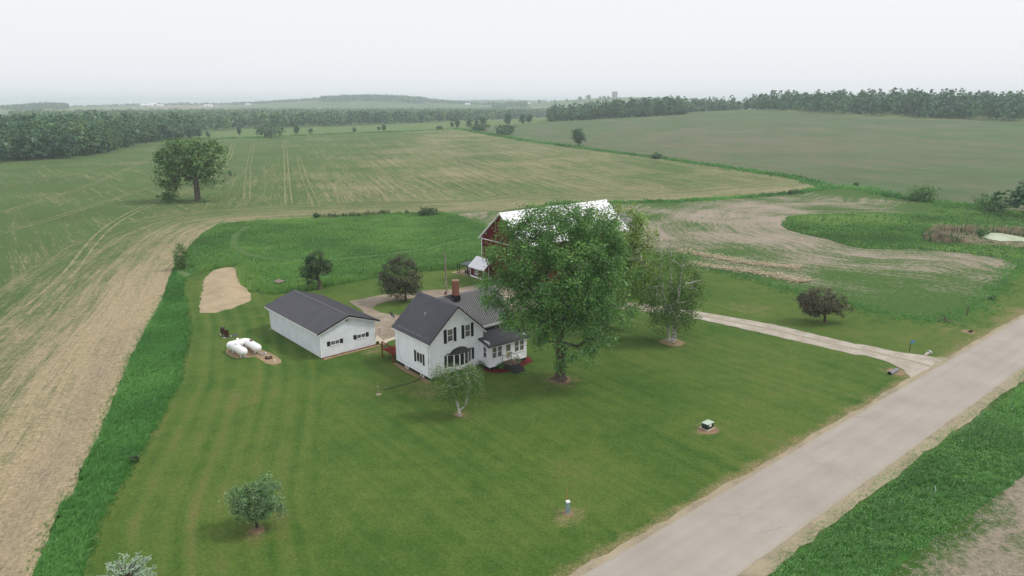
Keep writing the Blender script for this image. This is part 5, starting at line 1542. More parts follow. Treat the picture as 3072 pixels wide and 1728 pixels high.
dead_branches(birch, 7, [[S.pt(1983, 810), S.pt(1950, 780), S.pt(1912, 780)], [S.pt(1980, 835), S.pt(1955, 815), S.pt(1925, 788)], [S.pt(1979, 750), S.pt(1965, 720), S.pt(1958, 700)], [S.pt(1978, 760), S.pt(1977, 720), S.pt(1980, 685)],
                         [S.pt(2009, 760), S.pt(2012, 730), S.pt(2003, 705)], [S.pt(2050, 760), S.pt(2056, 725), S.pt(2054, 700)], [S.pt(2040, 850), S.pt(2065, 838), S.pt(2085, 830)], [S.pt(2052, 800), S.pt(2090, 790), S.pt(2125, 808)], [S.pt(2036, 920), S.pt(2080, 905), S.pt(2118, 908)], [S.pt(1990, 905), S.pt(1960, 920), S.pt(1930, 922)],
                         [S.pt(1988, 890), S.pt(1970, 880), S.pt(1955, 868)], [S.pt(2050, 790), S.pt(2075, 760), S.pt(2083, 742)]], M['bark_dead'], .034)
S = Spot(1378, 1247)
b2 = [S.lobe(1338, 1150, 46, 42, 0), S.lobe(1402, 1128, 44, 48, 0), S.lobe(1306, 1128, 26, 32, 0, .7), S.lobe(1432, 1172, 26, 38, 0, .6), S.lobe(1345, 1104, 38, 24, .4), S.lobe(1370, 1170, 40, 36, -.3, .8), S.lobe(1425, 1125, 28, 28, 0, .7)]
b2s = [[(0, 0, -.08), S.pt(1377, 1225), S.pt(1366, 1190), S.pt(1352, 1150), S.pt(1338, 1115)], [S.pt(1378, 1235), S.pt(1398, 1212), S.pt(1406, 1180), S.pt(1409, 1120), S.pt(1410, 1080)]]
sb = tree('weeping_birch', S.b, 'small weeping birch with forked white trunk in front of the bow window', 'tree', 131, b2, 210, 56, .22, .058, b2s, .155, M['birch'], M['bark_birch'], shell=1.2, droop=1.2, seg=.35, tip_r=.011, leafkw=dict(hang=.55, up=.2))
dead_branches(sb, 9, [[S.pt(1408, 1145), S.pt(1425, 1142), S.pt(1440, 1158), S.pt(1448, 1160)], [S.pt(1410, 1150), S.pt(1425, 1178), S.pt(1440, 1168)], [S.pt(1350, 1160), S.pt(1370, 1160), S.pt(1388, 1155)], [S.pt(1340, 1150), S.pt(1322, 1138), S.pt(1312, 1125)], [S.pt(1409, 1120), S.pt(1418, 1100), S.pt(1420, 1085)]], M['bark_dead'], .022)
S = Spot(1217, 905)
rl = [S.lobe(1200, 828, 64, 52), S.lobe(1208, 790, 40, 26), S.lobe(1165, 858, 34, 26), S.lobe(1240, 850, 34, 34), S.lobe(1200, 870, 45, 22)]
tree('crabapple_tree', S.b, 'rounded bronze green tree on the lawn island behind the house', 'tree', 141, rl, 260, 44, .28, .10, [[S0t, (0, 0, 1.0), S.pt(1215, 860)], [S.pt(1215, 865), S.pt(1200, 830), S.pt(1203, 790)]], .17, M['redgreen'], M['bark_dark'], shell=1.8, seg=.4)
S = Spot(960, 868)
dl = [S.lobe(942, 795, 30, 30), S.lobe(968, 808, 24, 20), S.lobe(922, 815, 20, 18), S.lobe(955, 768, 26, 18), S.lobe(935, 835, 22, 18), S.lobe(980, 795, 16, 14)]
tree('oak_tree', S.b, 'dark gnarled little tree standing right behind the long shed', 'tree', 151, dl, 130, 44, .28, .12, [[S0t, (0, 0, 1.2), S.pt(952, 830)], [S.pt(953, 835), S.pt(935, 810), S.pt(925, 795)], [S.pt(952, 835), S.pt(958, 800), S.pt(955, 770)]], .30, M['dark'], M['bark'], shell=1.6, seg=.4)
S = Spot(545, 808)
tree('sapling', S.b, 'slender bright green young tree at the corner of the left field', 'tree', 161, [S.lobe(541, 762, 17, 30), S.lobe(548, 785, 23, 20), S.lobe(538, 740, 9, 13)], 80, 26, .28, .13, [[S0t, (0, 0, 1.2), S.pt(543, 745)]], .08, M['sapling'], M['bark'], shell=1.5, seg=.4)
S = Spot(2473, 967)
pl_ = [S.lobe(2455, 905, 56, 38), S.lobe(2500, 912, 44, 28), S.lobe(2425, 905, 32, 26), S.lobe(2535, 932, 22, 17), S.lobe(2468, 880, 42, 20), S.lobe(2440, 930, 30, 18), S.lobe(2500, 935, 30, 14)]
tree('purple_crabapple', S.b, 'spreading purple leaved tree on the grass beyond the driveway', 'tree', 171, pl_, 300, 26, .26, .10, [[S0t, (0, 0, .8), S.pt(2472, 940)], [S.pt(2472, 942), S.pt(2450, 915), S.pt(2430, 890)], [S.pt(2472, 942), S.pt(2500, 915), S.pt(2530, 925)], [S.pt(2472, 942), S.pt(2475, 900)]], .16, M['purple'], M['bark_dark'], shell=1.7, seg=.35)
S = Spot(770, 1585)
fl = [S.lobe(762, 1505, 62, 55), S.lobe(800, 1478, 46, 48), S.lobe(715, 1495, 44, 32), S.lobe(815, 1528, 42, 30), S.lobe(740, 1540, 40, 28), S.lobe(790, 1440, 24, 20)]
tree('apple_tree', S.b, 'small silvery green fruit tree alone on the front lawn', 'tree', 181, fl, 420, 26, .15, .060, [[S0t, (.02, 0, .5), S.pt(768, 1550)], [S.pt(768, 1553), S.pt(745, 1520), S.pt(720, 1495)], [S.pt(769, 1553), S.pt(800, 1500), S.pt(795, 1450)], [S.pt(769, 1553), S.pt(805, 1530)]], .10, M['silver'], M['bark_dark'], shell=1.6, seg=.22, tip_r=.007)
S = Spot(594, 604)
ll = [S.lobe(560, 465, 88, 42), S.lobe(515, 505, 52, 50), S.lobe(620, 465, 55, 50), S.lobe(560, 428, 60, 20), S.lobe(500, 560, 20, 32, 0, 1.2), S.lobe(478, 488, 26, 28), S.lobe(648, 512, 32, 38, 0, .7), S.lobe(575, 490, 70, 36, 0, .8), S.lobe(535, 535, 34, 30, 0, .8), S.lobe(605, 520, 44, 30, 0, .6), S.lobe(508, 575, 18, 24, 0, 1.2), S.lobe(530, 580, 14, 20, 0, .8), S.lobe(620, 545, 28, 22, 0, .35), S.lobe(630, 430, 30, 20)]
lst = [[(0, 0, -.1), S.pt(590, 560), S.pt(586, 530)], [S.pt(586, 535), S.pt(560, 490), S.pt(540, 450)], [S.pt(586, 535), S.pt(592, 480), S.pt(600, 440)], [S.pt(588, 540), S.pt(630, 510), S.pt(650, 500)], [S.pt(586, 535), S.pt(575, 480), S.pt(565, 430)], [S.pt(587, 540), S.pt(540, 520), S.pt(500, 510)]]
lone = tree('elm_tree', S.b, 'big lone spreading tree standing in the crop field on the left', 'tree', 191, ll, 330, 24, .80, .38, lst, .85, M['elm'], M['bark'], shell=3.0, seg=1.2, droop=.8, tip_r=.05, leafkw=dict(hang=.7))
dead_branches(lone, 3, [[S.pt(630, 520), S.pt(660, 515), S.pt(685, 528), S.pt(695, 520)], [S.pt(640, 515), S.pt(670, 520), S.pt(680, 545)], [S.pt(610, 530), S.pt(640, 525), S.pt(650, 545)]], M['bark'], .10)
Vx, Fx, tx = leaves(5, np.array([S.pt(695, 520)]), 40, .7, .4, (0, 0, 5)); link('leaf_tuft', np_mesh('leaf_tuft', Vx, Fx, {'tint': tx}), M['elm'], lone)['kind'] = 'stuff'
gq = at(594, 606)
shrub('tree_base_weeds', gq + np.array([1.5, .4]), 'low weeds in the furrow at the foot of the lone field tree', .6, 2.2, M['bush'], 195, 300, 'weeds', .16)
# blue spruce at the lower left: only its top rises into view
sp0 = at(372, 1692, 4.75)
spruce = empty('blue_spruce', (sp0[0], sp0[1], 0)); spruce.scale = (1.3, 1.3, 1.18)
tag(spruce, 'blue spruce with frosty needles, its top rising at the lower left corner', 'tree')
R_ = np.random.RandomState(201)
mbt = MB(); mbt.tube([(0, 0, -.1), (0, 0, 2.0), (0, 0, 3.6)], .14, 8, .04)
tips_ = []
def spray(a, b, r):
    a, b = np.array(a, float), np.array(b, float)
    mbt.tube([a, (a + b) / 2 + np.array((0, 0, -.06)), b], r, 5, r * .35)
    L = np.linalg.norm(b - a); d = (b - a) / L
    for k in range(int(L / .075)):
        s = .18 + .82 * R_.rand(); p = a + (b - a) * s + np.array((0, 0, -.05))
        side = np.cross(d, (0, 0, 1)); side /= np.linalg.norm(side)
        e = (side * R_.choice((-1, 1)) * .75 + d * .6 + np.array((0, 0, R_.uniform(-.05, .35)))) * R_.uniform(.15, .42) * (1.1 - .5 * s)
        mbt.tube([p, p + e], .012, 3, .006); tips_.append((p, p + e))
    tips_.append((a + (b - a) * .5, b))
for lv in range(9):
    z = .35 + lv * .40; nbr = 9 if lv < 6 else 7
    for k in range(nbr):
        q = k * 6.283 / nbr + lv * .5 + R_.uniform(-.2, .2); r = (2.15 - lv * .17) * R_.uniform(.8, 1.12)
        spray((0, 0, z), (r * math.cos(q), r * math.sin(q), z + .10 + .08 * r + .05 * lv), .035)
spray((0, 0, 3.3), (.55, .25, 4.30), .04); spray((0, 0, 3.3), (-.35, .1, 4.18), .04); spray((0, 0, 3.4), (.1, -.3, 4.0), .03); spray((0, 0, 3.2), (.95, .5, 4.1), .03)
mbt.build('trunk', M['bark'], spruce)
NV = []
for a, b in tips_:
    a, b = np.array(a), np.array(b); L = np.linalg.norm(b - a); n = max(8, int(L * 120)); d = (b - a) / (L + 1e-9)
    s = R_.rand(n)[:, None]; p = a + (b - a) * s
    v = R_.normal(size=(n, 3)); v -= (v @ d)[:, None] * d; v /= np.linalg.norm(v, axis=1)[:, None]
    v = v * .8 + d * .55; v[:, 2] += .2; ln = R_.uniform(.045, .08, n)[:, None]
    w = np.cross(v, R_.normal(size=(n, 3))); w /= np.linalg.norm(w, axis=1)[:, None]; w *= .015
    NV.append(np.stack([p - w, p + w, p + v * ln], 1).reshape(-1, 3))
NV = np.concatenate(NV); ii = np.arange(len(NV) // 3) * 3
link('needles', np_mesh('needles', NV, np.stack([ii, ii + 1, ii + 2], 1), {'tint': np.repeat(np.clip(R_.normal(.55, .2, len(ii)), 0, 1), 3)}), M['spruce'], spruce)

# bushes and single trees farther off
def px_shrub(name, px, py, wpx, hpx, label, m, seed, n=500, cat='bush', group=None):
    S = Spot(px, py)
    return shrub(name, S.b, label, hpx * S.m * 1.05, wpx / 2 * S.m, m, seed, n, cat, size=max(.10, 2.6 * S.m), group=group)
px_shrub('field_bush', 2768, 603, 78, 40, 'dark rounded bush on the ditch bank left of the low wide bush', M['bush'], 301, 1500)
px_shrub('field_bush', 2970, 634, 98, 40, 'low wide bush on the marsh bank beside the right edge tree', M['bush'], 303, 1700)
px_shrub('field_bush', 1285, 645, 56, 15, 'low dome shaped bush on the meadow edge left of the barn', M['dark'], 305, 900)
px_shrub('field_bush', 950, 655, 18, 14, 'small round bush at the left end of the dead brush row', M['dark'], 307, 300)
px_shrub('field_bush', 1220, 641, 12, 10, 'tiny light green bush between brush row and dome bush', M['sapling'], 309, 120)
px_shrub('field_bush', 1972, 476, 34, 13, 'low bush on the ditch between the two large fields', M['dark'], 311, 400)
px_shrub('field_bush', 2374, 583, 16, 9, 'small bush on the fence row beyond the stubble', M['dark'], 313, 200)
px_shrub('field_bush', 2568, 558, 14, 8, 'small bush at the corner where ditch and fence row meet', M['dark'], 315, 200)
br = strip_pts(ats([(962, 653), (1040, 650), (1100, 645), (1165, 640)]), 2.2, 3.2, 320)
blades('dead_brush', br[::3], 1.0, .10, M['brown_weed'], 321, per=3, label='brown dead brush row along the meadow edge')
blades('brush_leaves', br[::2], 1.0, .13, M['dark'], 322, per=3, label='green growth among the dead brush row')
blades('brown_clump', strip_pts(ats([(2828, 968), (2848, 966)]), 1.2, 16, 323), .5, .03, M['brown_weed'], 324, per=4, label='brown dead weeds round the leaning post')
px_shrub('field_bush', 2975, 900, 20, 12, 'small blue green bush on the verge near the stubble corner', M['bush'], 325, 200)
px_shrub('reed_clump', 2945, 708, 30, 22, 'dark green clump at the near end of the pond', M['bush'], 327, 400)
px_shrub('weed_clump', 405, 1388, 24, 26, 'dark leafy weed clump on the lawn edge of the tall strip', M['dark'], 329, 300)

# copies of a few grown trees for fence lines and woods
def mini(seed, h, r, m, lo=.12, n=95, per=8, sz=.42, conifer=False):
    R = np.random.RandomState(seed)
    if conifer:
        zz = R.rand(n) ** 1.3; a = R.rand(n) * 6.283; rr = r * (1 - zz) * R.uniform(.5, 1, n) + .15
        cl = np.stack([rr * np.cos(a), rr * np.sin(a), h * (lo + (1 - lo) * zz)], 1)
    else:
        lob = [(R.normal() * r * .35, R.normal() * r * .35, h * (lo + (1 - lo) * R.uniform(.30, .80)), r * R.uniform(.45, .75), r * R.uniform(.45, .75), h * R.uniform(.16, .28)) for _ in range(6)]
        lob.append((0, 0, h * (lo + 1) / 2, r * .8, r * .8, h * (1 - lo) / 2 * .98))
        w = np.array([l[3] * l[4] * l[5] for l in lob]); w /= w.sum(); cl = []
        while len(cl) < n:
            l = lob[R.choice(len(lob), p=w)]; d = R.normal(size=3); d /= np.linalg.norm(d)
            p = np.array(l[:3]) + d * np.array(l[3:]) * R.rand() ** .2
            if p[2] > h * lo * .8: cl.append(p)
        cl = np.array(cl)
    V, F, tn = leaves(seed + 1, cl, per, sz * 1.3, sz, (0, 0, h * .4), up=.45, out=.9)
    V[:, 2] = np.maximum(V[:, 2], .05)
    mb = MB(); mb.tube([(0, 0, -.3), (0, 0, h * .45), (R.normal() * .3, R.normal() * .3, h * .75)], .022 * h, 6, .006 * h)
    for k in range(5):
        c = cl[R.randint(len(cl))]; mb.tube([(0, 0, h * R.uniform(.2, .5)), tuple(c * .8 + np.array((0, 0, h * .04)))], .008 * h, 4, .003 * h)
    tv = np.array(mb.v); nt = len(tv)
    quads = [f for f in mb.f if len(f) == 4]
    me = np_mesh('tree_form', np.concatenate([tv, V]), [np.array(quads), F + nt], {'tint': np.concatenate([np.full(nt, .5), tn])}, mat_idx=[0] * len(quads) + [1] * len(F))
    me.materials.append(M['bark']); me.materials.append(m)
    return me
FORMS = [mini(400 + k, 15, 5.4 + .5 * (k % 3), M['wood_leaf'] if k % 3 else M['wood_leaf2'], .02, 120, 9, .62) for k in range(7)]
OPEN = [mini(430 + k, 12, 4.6, M['wood_leaf'], .12, 120, 9, .55) for k in range(3)]
SLIM = [mini(440 + k, 12, 2.9, M['wood_leaf'], .10, 90, 9, .5) for k in range(2)]
PINES = [mini(450 + k, 17, 3.6, M['conifer'], .10, 90, 8, .34, conifer=True) for k in range(2)]
def plant(name, me, xy, h, base_h, label, cat='tree', group=None, wide=1.0, rz=None):
    o = link(name, me); s = h / base_h
    o.location = (xy[0], xy[1], tz(*xy)); o.scale = (s * wide, s * wide, s)
    o.rotation_euler = (0, 0, RS.rand() * 6.28 if rz is None else rz)
    return tag(o, label, cat, group)
FL = [  # px, py, height px, width px, form, label
 (1735, 438, 51, 48, OPEN, 'rounded lone tree on the ditch between the two large fields'),
 (719, 408, 29, 15, SLIM, 'narrow tree on the far fence line left of the bushy clump'),
 (889, 404, 28, 19, SLIM, 'narrow tree on the far fence line right of the bushy clump'),
 (933, 401, 15, 17, OPEN, 'small round tree right of the narrow fence line tree'),
 (626, 415, 20, 13, SLIM, 'small dark tree just right of the lone field tree'),
 (597, 415, 30, 20, SLIM, 'pale thin tree showing just above the lone field tree'),
 (1064, 398, 16, 15, OPEN, 'small single tree at the far edge of the crop field'),
 (1137, 393, 14, 11, OPEN, 'smaller left tree of the close pair at the far field edge'),
 (1152, 393, 19, 18, OPEN, 'larger right tree of the close pair at the far field edge'),
 (1356, 384, 17, 13, OPEN, 'smaller left tree of the pair at the far end of the ditch'),
 (1372, 385, 28, 17, SLIM, 'taller right tree of the pair at the far end of the ditch'),
 (1409, 384, 27, 21, OPEN, 'left tree of the three above the far ditch bushes'),
 (1428, 381, 24, 14, SLIM, 'slim middle tree of the three above the far ditch bushes'),
 (1450, 379, 30, 27, OPEN, 'dark right tree of the three above the far ditch bushes'),
 (1524, 377, 38, 27, OPEN, 'lone tree left of the twin trees by the far pasture'),
 (1567, 374, 31, 24, OPEN, 'left one of the twin trees by the far pasture'),
 (1587, 373, 31, 23, OPEN, 'right one of the twin trees by the far pasture'),
 (3088, 655, 108, 140, OPEN, 'leafy tree cut by the right edge beside the marsh'),
]
for k, (px, py, hp, wp, fm, lb) in enumerate(FL):
    S = Spot(px, py); me = fm[k % len(fm)]
    bh = 12.0; br_ = 4.6 if fm is OPEN else 2.9
    h = hp * S.m
    plant('fence_line_tree', me, S.b, h, bh, lb, group='trees along the far fence lines' if px < 3000 else None, wide=(wp / 2 * S.m) / (br_ * 1.08 * h / bh))
for k, (px, py, wp, hp, lb) in enumerate([(812, 414, 112, 43, 'big bushy tree clump on the far fence line'), (1440, 393, 60, 22, 'spreading bushes at the far end of the ditch'), (1515, 405, 76, 28, 'dense dark thicket beside the ditch in front of the twin trees'), (1320, 387, 20, 8, 'tiny bush at the far edge of the crop field')]):
    S = Spot(px, py)
    plant('thicket', mini(470 + k, hp * S.m, wp / 2 * S.m * .95, M['wood_leaf'], .02, 130, 8, .75 if k < 3 else .4), S.b, 1, 1, lb, 'thicket')

ORD = 'first second third fourth fifth sixth seventh eighth ninth tenth eleventh twelfth thirteenth fourteenth fifteenth sixteenth seventeenth eighteenth nineteenth twentieth twenty-first twenty-second twenty-third twenty-fourth twenty-fifth twenty-sixth'.split()
# woods: front rows tree by tree, the depth behind as one mass each
def mass(name, pts, h, r, m, seed, n=40, sz=1.5, label=None, hv=.16):
    R = np.random.RandomState(seed); N = len(pts)
    hh = h * (1 + hv * np.clip(R.normal(size=N), -2, 2)); rr = r * R.uniform(.75, 1.2, N)
    c = np.repeat(np.column_stack([pts, terrain(pts[:, 0], pts[:, 1])]), n, 0)
    d = R.normal(size=(N * n, 3)); d /= np.linalg.norm(d, axis=1)[:, None]; d[:, 2] = np.where(d[:, 2] < -.85, -d[:, 2], d[:, 2])
    Hn, Rn = np.repeat(hh, n), np.repeat(rr, n); q = R.uniform(.7, 1.05, N * n)
    p = c + np.stack([d[:, 0] * Rn * q, d[:, 1] * Rn * q, Hn * .52 + d[:, 2] * Hn * .48 * q], 1)
    nr = d + R.normal(size=d.shape) * .6; nr /= np.linalg.norm(nr, axis=1)[:, None]
    t_ = np.cross(nr, R.normal(size=d.shape)); t_ /= np.linalg.norm(t_, axis=1)[:, None]; b = np.cross(nr, t_)
    s = (sz * R.uniform(.6, 1.3, N * n))[:, None]
    V = np.stack([p - t_ * s, p - b * s * .7, p + t_ * s, p + b * s * .7], 1).reshape(-1, 3)
    i = np.arange(N * n) * 4
    tn = np.clip(np.repeat(R.normal(.5, .22, N), n) + R.normal(0, .13, N * n), 0, 1)
    return tag(link(name, np_mesh(name, V, np.stack([i, i + 1, i + 2, i + 3], 1), {'tint': np.repeat(tn, 4)}), m), label, kind='stuff')

def spaced(poly, sp, seed):
    p = fill(poly, 1.0 / (sp * sp) * 1.25, seed); R = np.random.RandomState(seed); out = []
    cell = {}
    for q in p:
        k = (int(q[0] // sp), int(q[1] // sp))
        if any(np.hypot(*(q - o)) < sp * .72 for i in (-1, 0, 1) for j in (-1, 0, 1) for o in cell.get((k[0] + i, k[1] + j), ())): continue
        cell.setdefault(k, []).append(q); out.append(q)
    return np.array(out)
# left wood
WL = WOODLINE[::-1]
woodL = np.concatenate([WL, [[WOODLINE[0][0] + 5, WOODLINE[0][1] + 40], [-300, 680], [-560, 720], [-800, 560]]])
wp = spaced(woodL, 8.5, 501)
fd = dist_poly(wp[:, 0], wp[:, 1], WOODLINE)
inview = np.abs(wp[:, 0] / wp[:, 1]) < .82
near = (fd < 42) & inview & (fd > 1.5)
idx = np.where(near)[0][:140]
for j, i_ in enumerate(idx):
    me = FORMS[j % 7]; edge = fd[i_] < 9
    plant('woodland_tree', me, wp[i_], RS.uniform(12.5, 16.5) if edge else RS.uniform(16, 19.5), 15, 'leafy tree in the front rows of the dark wood on the left', group='front trees of the left wood', wide=RS.uniform(.9, 1.15))
rest = np.ones(len(wp), bool); rest[idx] = False
mass('woodland', wp[rest & (fd > 3)], 18.5, 5.2, M['wood_leaf'], 503, 64, 1.35, 'depth of the dark broadleaf wood on the left')
for px, d_, top, lb in ((370, 540, 333, 'tall dark pine rising above the left wood'), (165, 560, 339, 'dark broad treetop standing proud at the middle of the left wood')):
    xy = np.array([xfar(px, d_), d_]); zt = 30 - (top - 312) / FOC * d_
    plant('pine_tree', PINES[0] if px == 370 else FORMS[4], xy, zt - tz(*xy), 17 if px == 370 else 15, lb, wide=1.0)
# the darker stand right of the left wood
for k in range(9):
    q = at(500 + k * 9, 420 - k * .7) + RS.normal(0, 3, 2) + np.array([0, 6])
    plant('woodland_tree', FORMS[k % 7], q, RS.uniform(9.5, 13), 15, ORD[k] + ' tree from the left in the dark small stand behind the lone field tree', group='small stand behind the lone tree')
# centre wood
woodC = np.concatenate([ats([(500, 412), (576, 403), (715, 388), (874, 384), (1024, 379), (1362, 366), (1461, 362), (1650, 354)]), [[260, 1700], [60, 2300], [-700, 2300], [-1050, 1500], [-560, 760]]])
cp_ = spaced(woodC, 12.5, 511)
cf = dist_poly(cp_[:, 0], cp_[:, 1], ats([(500, 412), (576, 403), (715, 388), (874, 384), (1024, 379), (1362, 366), (1461, 362), (1650, 354)]))
iv = np.abs(cp_[:, 0] / cp_[:, 1]) < .8
a_ = iv & (cf < 130)
mass('woodland', cp_[a_ & (np.arange(len(cp_)) % 3 > 0)], 15, 5.2, M['wood_leaf'], 513, 50, 1.9, 'near half of the hazy wood across the middle distance')
mass('woodland', cp_[a_ & (np.arange(len(cp_)) % 3 == 0)], 15.5, 5.0, M['wood_leaf2'], 515, 50, 1.9, 'lighter trees mixed through the hazy middle wood')
mass('woodland', cp_[iv & (cf >= 130)], 15, 7.0, M['wood_leaf2'], 517, 22, 2.4, 'far half of the hazy wood across the middle distance')
# right tree line on the rise
def along(line, sp):
    out = []
    for a, b in zip(line[:-1], line[1:]):
        L = np.linalg.norm(b - a); n = max(1, int(L / sp)); out += [a + (b - a) * (k + RS.rand() * .6) / n for k in range(n)]
    return np.array(out)
ra = along(RFAR[2:10], 8.0)
nrm = lambda q: q / np.linalg.norm(q)
cnt_ = 0
for k, q in enumerate(ra):
    if cnt_ >= 140: break
    px = 1536 + FOC * q[0] / q[1]
    if px > 3150: continue
    gap = 2085 < px < 2300
    back = RS.uniform(4, 12) + (16 if gap else 0)
    p_ = q + nrm(q) * back
    low = px > 2480 and RS.rand() < .6
    plant('woodland_tree', FORMS[k % 7], p_, (RS.uniform(5, 9) if low else RS.uniform(7, 14.5)), 15, 'hazy tree in the front row of the tree line on the right hand rise', group='front trees of the right tree line', wide=RS.uniform(1.2, 1.6)); cnt_ += 1
woodR = np.concatenate([RFAR[2:10] + np.array([nrm(q) * (8 if not 3 < k_ < 7 else 22) for k_, q in enumerate(RFAR[2:10])]), [RFAR[9] + nrm(RFAR[9]) * 330], [RFAR[6] + nrm(RFAR[6]) * 200], [RFAR[4] + nrm(RFAR[4]) * 190], [RFAR[2] + nrm(RFAR[2]) * 90]])
rp = spaced(woodR, 7.5, 521)
mass('woodland', rp, 14.5, 5.2, M['wood_leaf'], 523, 60, 1.6, 'depth of the wood on the right hand rise', hv=.3)
for k, q in enumerate(sorted((rp[RS.randint(len(rp))] for _ in range(16)), key=lambda q: q[0] / q[1])):
    plant('pine_tree', PINES[k % 2], q, RS.uniform(16.5, 20.5), 17, ORD[k] + ' dark pine from the left standing above the right hand tree line', group='pines above the right tree line', wide=.95)
# cluster in front of the farm with the domed silo
for k in range(10):
    q = at(1655 + k * 13, 366 - k * .9) + RS.normal(0, 2, 2) + np.array([.5, 5])
    plant('woodland_tree', FORMS[k % 7], q, RS.uniform(7, 9), 15, ORD[k] + ' tree from the left in the cluster hiding the domed silo farm', group='trees in front of the domed silo farm', wide=1.1)
# woods on far hills
def hillwood(px0, px1, d0, d1, n, h, label, seed, sz=3.4, m='wood_leaf'):
    R = np.random.RandomState(seed); u = R.uniform(xfar(px0, 1.0), xfar(px1, 1.0), n); d = R.uniform(d0, d1, n)
    mass('woodland', np.stack([u * d, d], 1), h, 9, M[m], seed + 1, 14, sz, label)
hillwood(960, 1275, 3000, 3500, 900, 15, 'wooded hill in the haze left of centre', 531)
hillwood(700, 960, 3300, 3700, 420, 12, 'low hazy woods left of the wooded hill', 533)
hillwood(90, 200, 2450, 2800, 320, 15, 'hazy hump of trees far away on the left', 535)
hillwood(0, 120, 2300, 2700, 200, 12, 'hazy tree belt at the far left', 537)
hillwood(1880, 2010, 1750, 2000, 330, 14, 'pale rounded wood rising behind the right tree line', 539, 3.0)
hillwood(1480, 1580, 2600, 3000, 150, 11, 'hazy tree belt beyond the middle wood', 541)
hillwood(1270, 1480, 3100, 3500, 320, 12, 'hazy woods right of the wooded hill', 543)
hillwood(200, 700, 3400, 4200, 420, 11, 'thin hazy woods along the left horizon', 545)
hillwood(1300, 1900, 4700, 5400, 500, 12, 'faint woods along the centre horizon', 547, 4.5)
hillwood(2300, 3100, 1500, 2400, 500, 14, 'faint woods behind the right tree line', 549)
for k, (px, d_) in enumerate(((1617, 2750), (1740, 2750), (1765, 2760), (1800, 2760), (1812, 2770), (1825, 2765), (1700, 2750), (1665, 2760))):
    xy = np.array([xfar(px, d_), d_]); plant('woodland_tree', FORMS[k % 7], xy, (16, 18, 22, 14, 13, 13, 12, 11)[k], 15, ['faint tree farthest left', 'faint tall tree', 'tallest faint tree', 'faint broad tree', 'second faint tree from the right', 'faint tree closest', 'small faint tree', 'lowest faint tree'][k] + ' on the hazy rise left of the three tall silos', group='faint trees near the tall silos', wide=1.3)
# ------------------------------------------------------------------ propane tanks
def tank(pa, pb, r, label, z=None, dome=None, dome_m=None, leg=True):
    zc = r + .32
    a, b = at(*pa, zc), at(*pb, zc)
    c = (a + b) / 2; L = np.linalg.norm(b - a); ang = math.atan2(*(b - a)[::-1])
    o = empty('propane_tank', (c[0], c[1], .05), ang); tag(o, label, 'tank', 'white propane tanks by the shed')
    h = L / 2; s = h - r * .85
    prof = [(0, -h), (r * .35, -h + r * .06), (r * .7, -h + r * .26), (r * .92, -s - r * .18), (r, -s + .02), (r, 0), (r, s - .02), (r * .92, s + r * .18), (r * .7, h - r * .26), (r * .35, h - r * .06), (0, h)]
    MB().lathe(prof, 28, (1, 0, 0), (0, 0, zc)).build('shell', M['tank'], o, smooth=True)
    for x in (-s * .75, s * .75):
        m = MB(); m.box(x - .06, x + .06, -r * .55, -r * .42, 0, zc - r * .7); m.box(x - .06, x + .06, r * .42, r * .55, 0, zc - r * .7); m.build('leg', M['tank'], o)
        MB().box(x - .15, x + .15, -r * .8, r * .8, -.06, .10).build('footing', M['stone'], o)
    dx = dome or 0.0
    MB().lathe([(.17, 0), (.19, .08), (.17, .2), (.10, .27), (0, .29)], 16, (0, 0, 1), (dx, 0, zc + r - .04)).build('dome_lid', dome_m or M['tank'], o, smooth=True)
    for k, x in enumerate((-s * .45, s * .5)):
        m = MB(); m.box(x - .02, x + .02, -.07, .07, zc + r - .02, zc + r + .09); m.build('lifting_lug', M['tank'], o)
    MB().tube([(dx + .25, 0, zc + r - .01), (dx + .25, 0, zc + r + .07)], .03, 8).build('valve', M['grey_metal'], o)
    return o
tq = lambda x, y: (640 + x / 9.66, 960 + y / 9.66)
tank(tq(385, 770), tq(1040, 620), .50, 'long rear white propane tank lying behind the two shorter ones', dome=0.0)
tank(tq(520, 735), tq(925, 955), .50, 'left front white propane tank pointing towards the camera', dome=-.35, dome_m=M['tank'])
tank(tq(935, 620), tq(1330, 850), .50, 'right front white propane tank with a brown dome lid', dome=-.15, dome_m=M['brown_cap'])
hs = [(at(*tq(735, 690), 1.0), 1.0), (at(*tq(745, 760), .6), .6), (at(*tq(830, 880), .07), .1), (at(*tq(1000, 800), .07), .1), (at(*tq(1010, 700), .8), .8)]
MBh = MB().tube([(p_[0], p_[1], z_) for p_, z_ in hs], .014, 5)
tag(MBh.build('gas_line', M['grey_metal']), 'thin grey gas line joining the white propane tanks', 'pipe')

def barrel(px, py, label, h, tilt=0.0):
    q = at(px, py); o = empty('burn_barrel', (q[0], q[1], .09)); o.rotation_euler = (tilt, tilt * .5, .3)
    tag(o, label, 'barrel', 'burn barrels by the propane tanks')
    r = .29
    MB().lathe([(0, .02), (r, .02), (r, .06), (r - .012, .08), (r - .012, h * .36), (r + .012, h * .38), (r - .012, h * .40), (r - .012, h * .68), (r + .012, h * .70), (r - .012, h * .72), (r - .01, h - .03), (r + .014, h), (r - .03, h), (r - .035, h - .05), (r - .035, h * .6), (0, h * .58)], 20).build('drum', M['rust'], o, smooth=True)
    MB().lathe([(r + .004, 0), (r + .016, .01), (r + .016, .05), (r + .004, .06)], 20, o=(0, 0, .03)).build('hoop', M['black'], o)
    return o
barrel(669.3, 1003.5, 'taller upright rusty burn barrel with scrap sticking out', .88)
barrel(681, 1010.5, 'shorter blackened burn barrel in front of the taller one', .82, .05)
b_ = at(669.3, 1003.5); o = empty('scrap_metal', (b_[0], b_[1], .6)); tag(o, 'bent metal scrap poking out of the taller burn barrel', 'scrap')
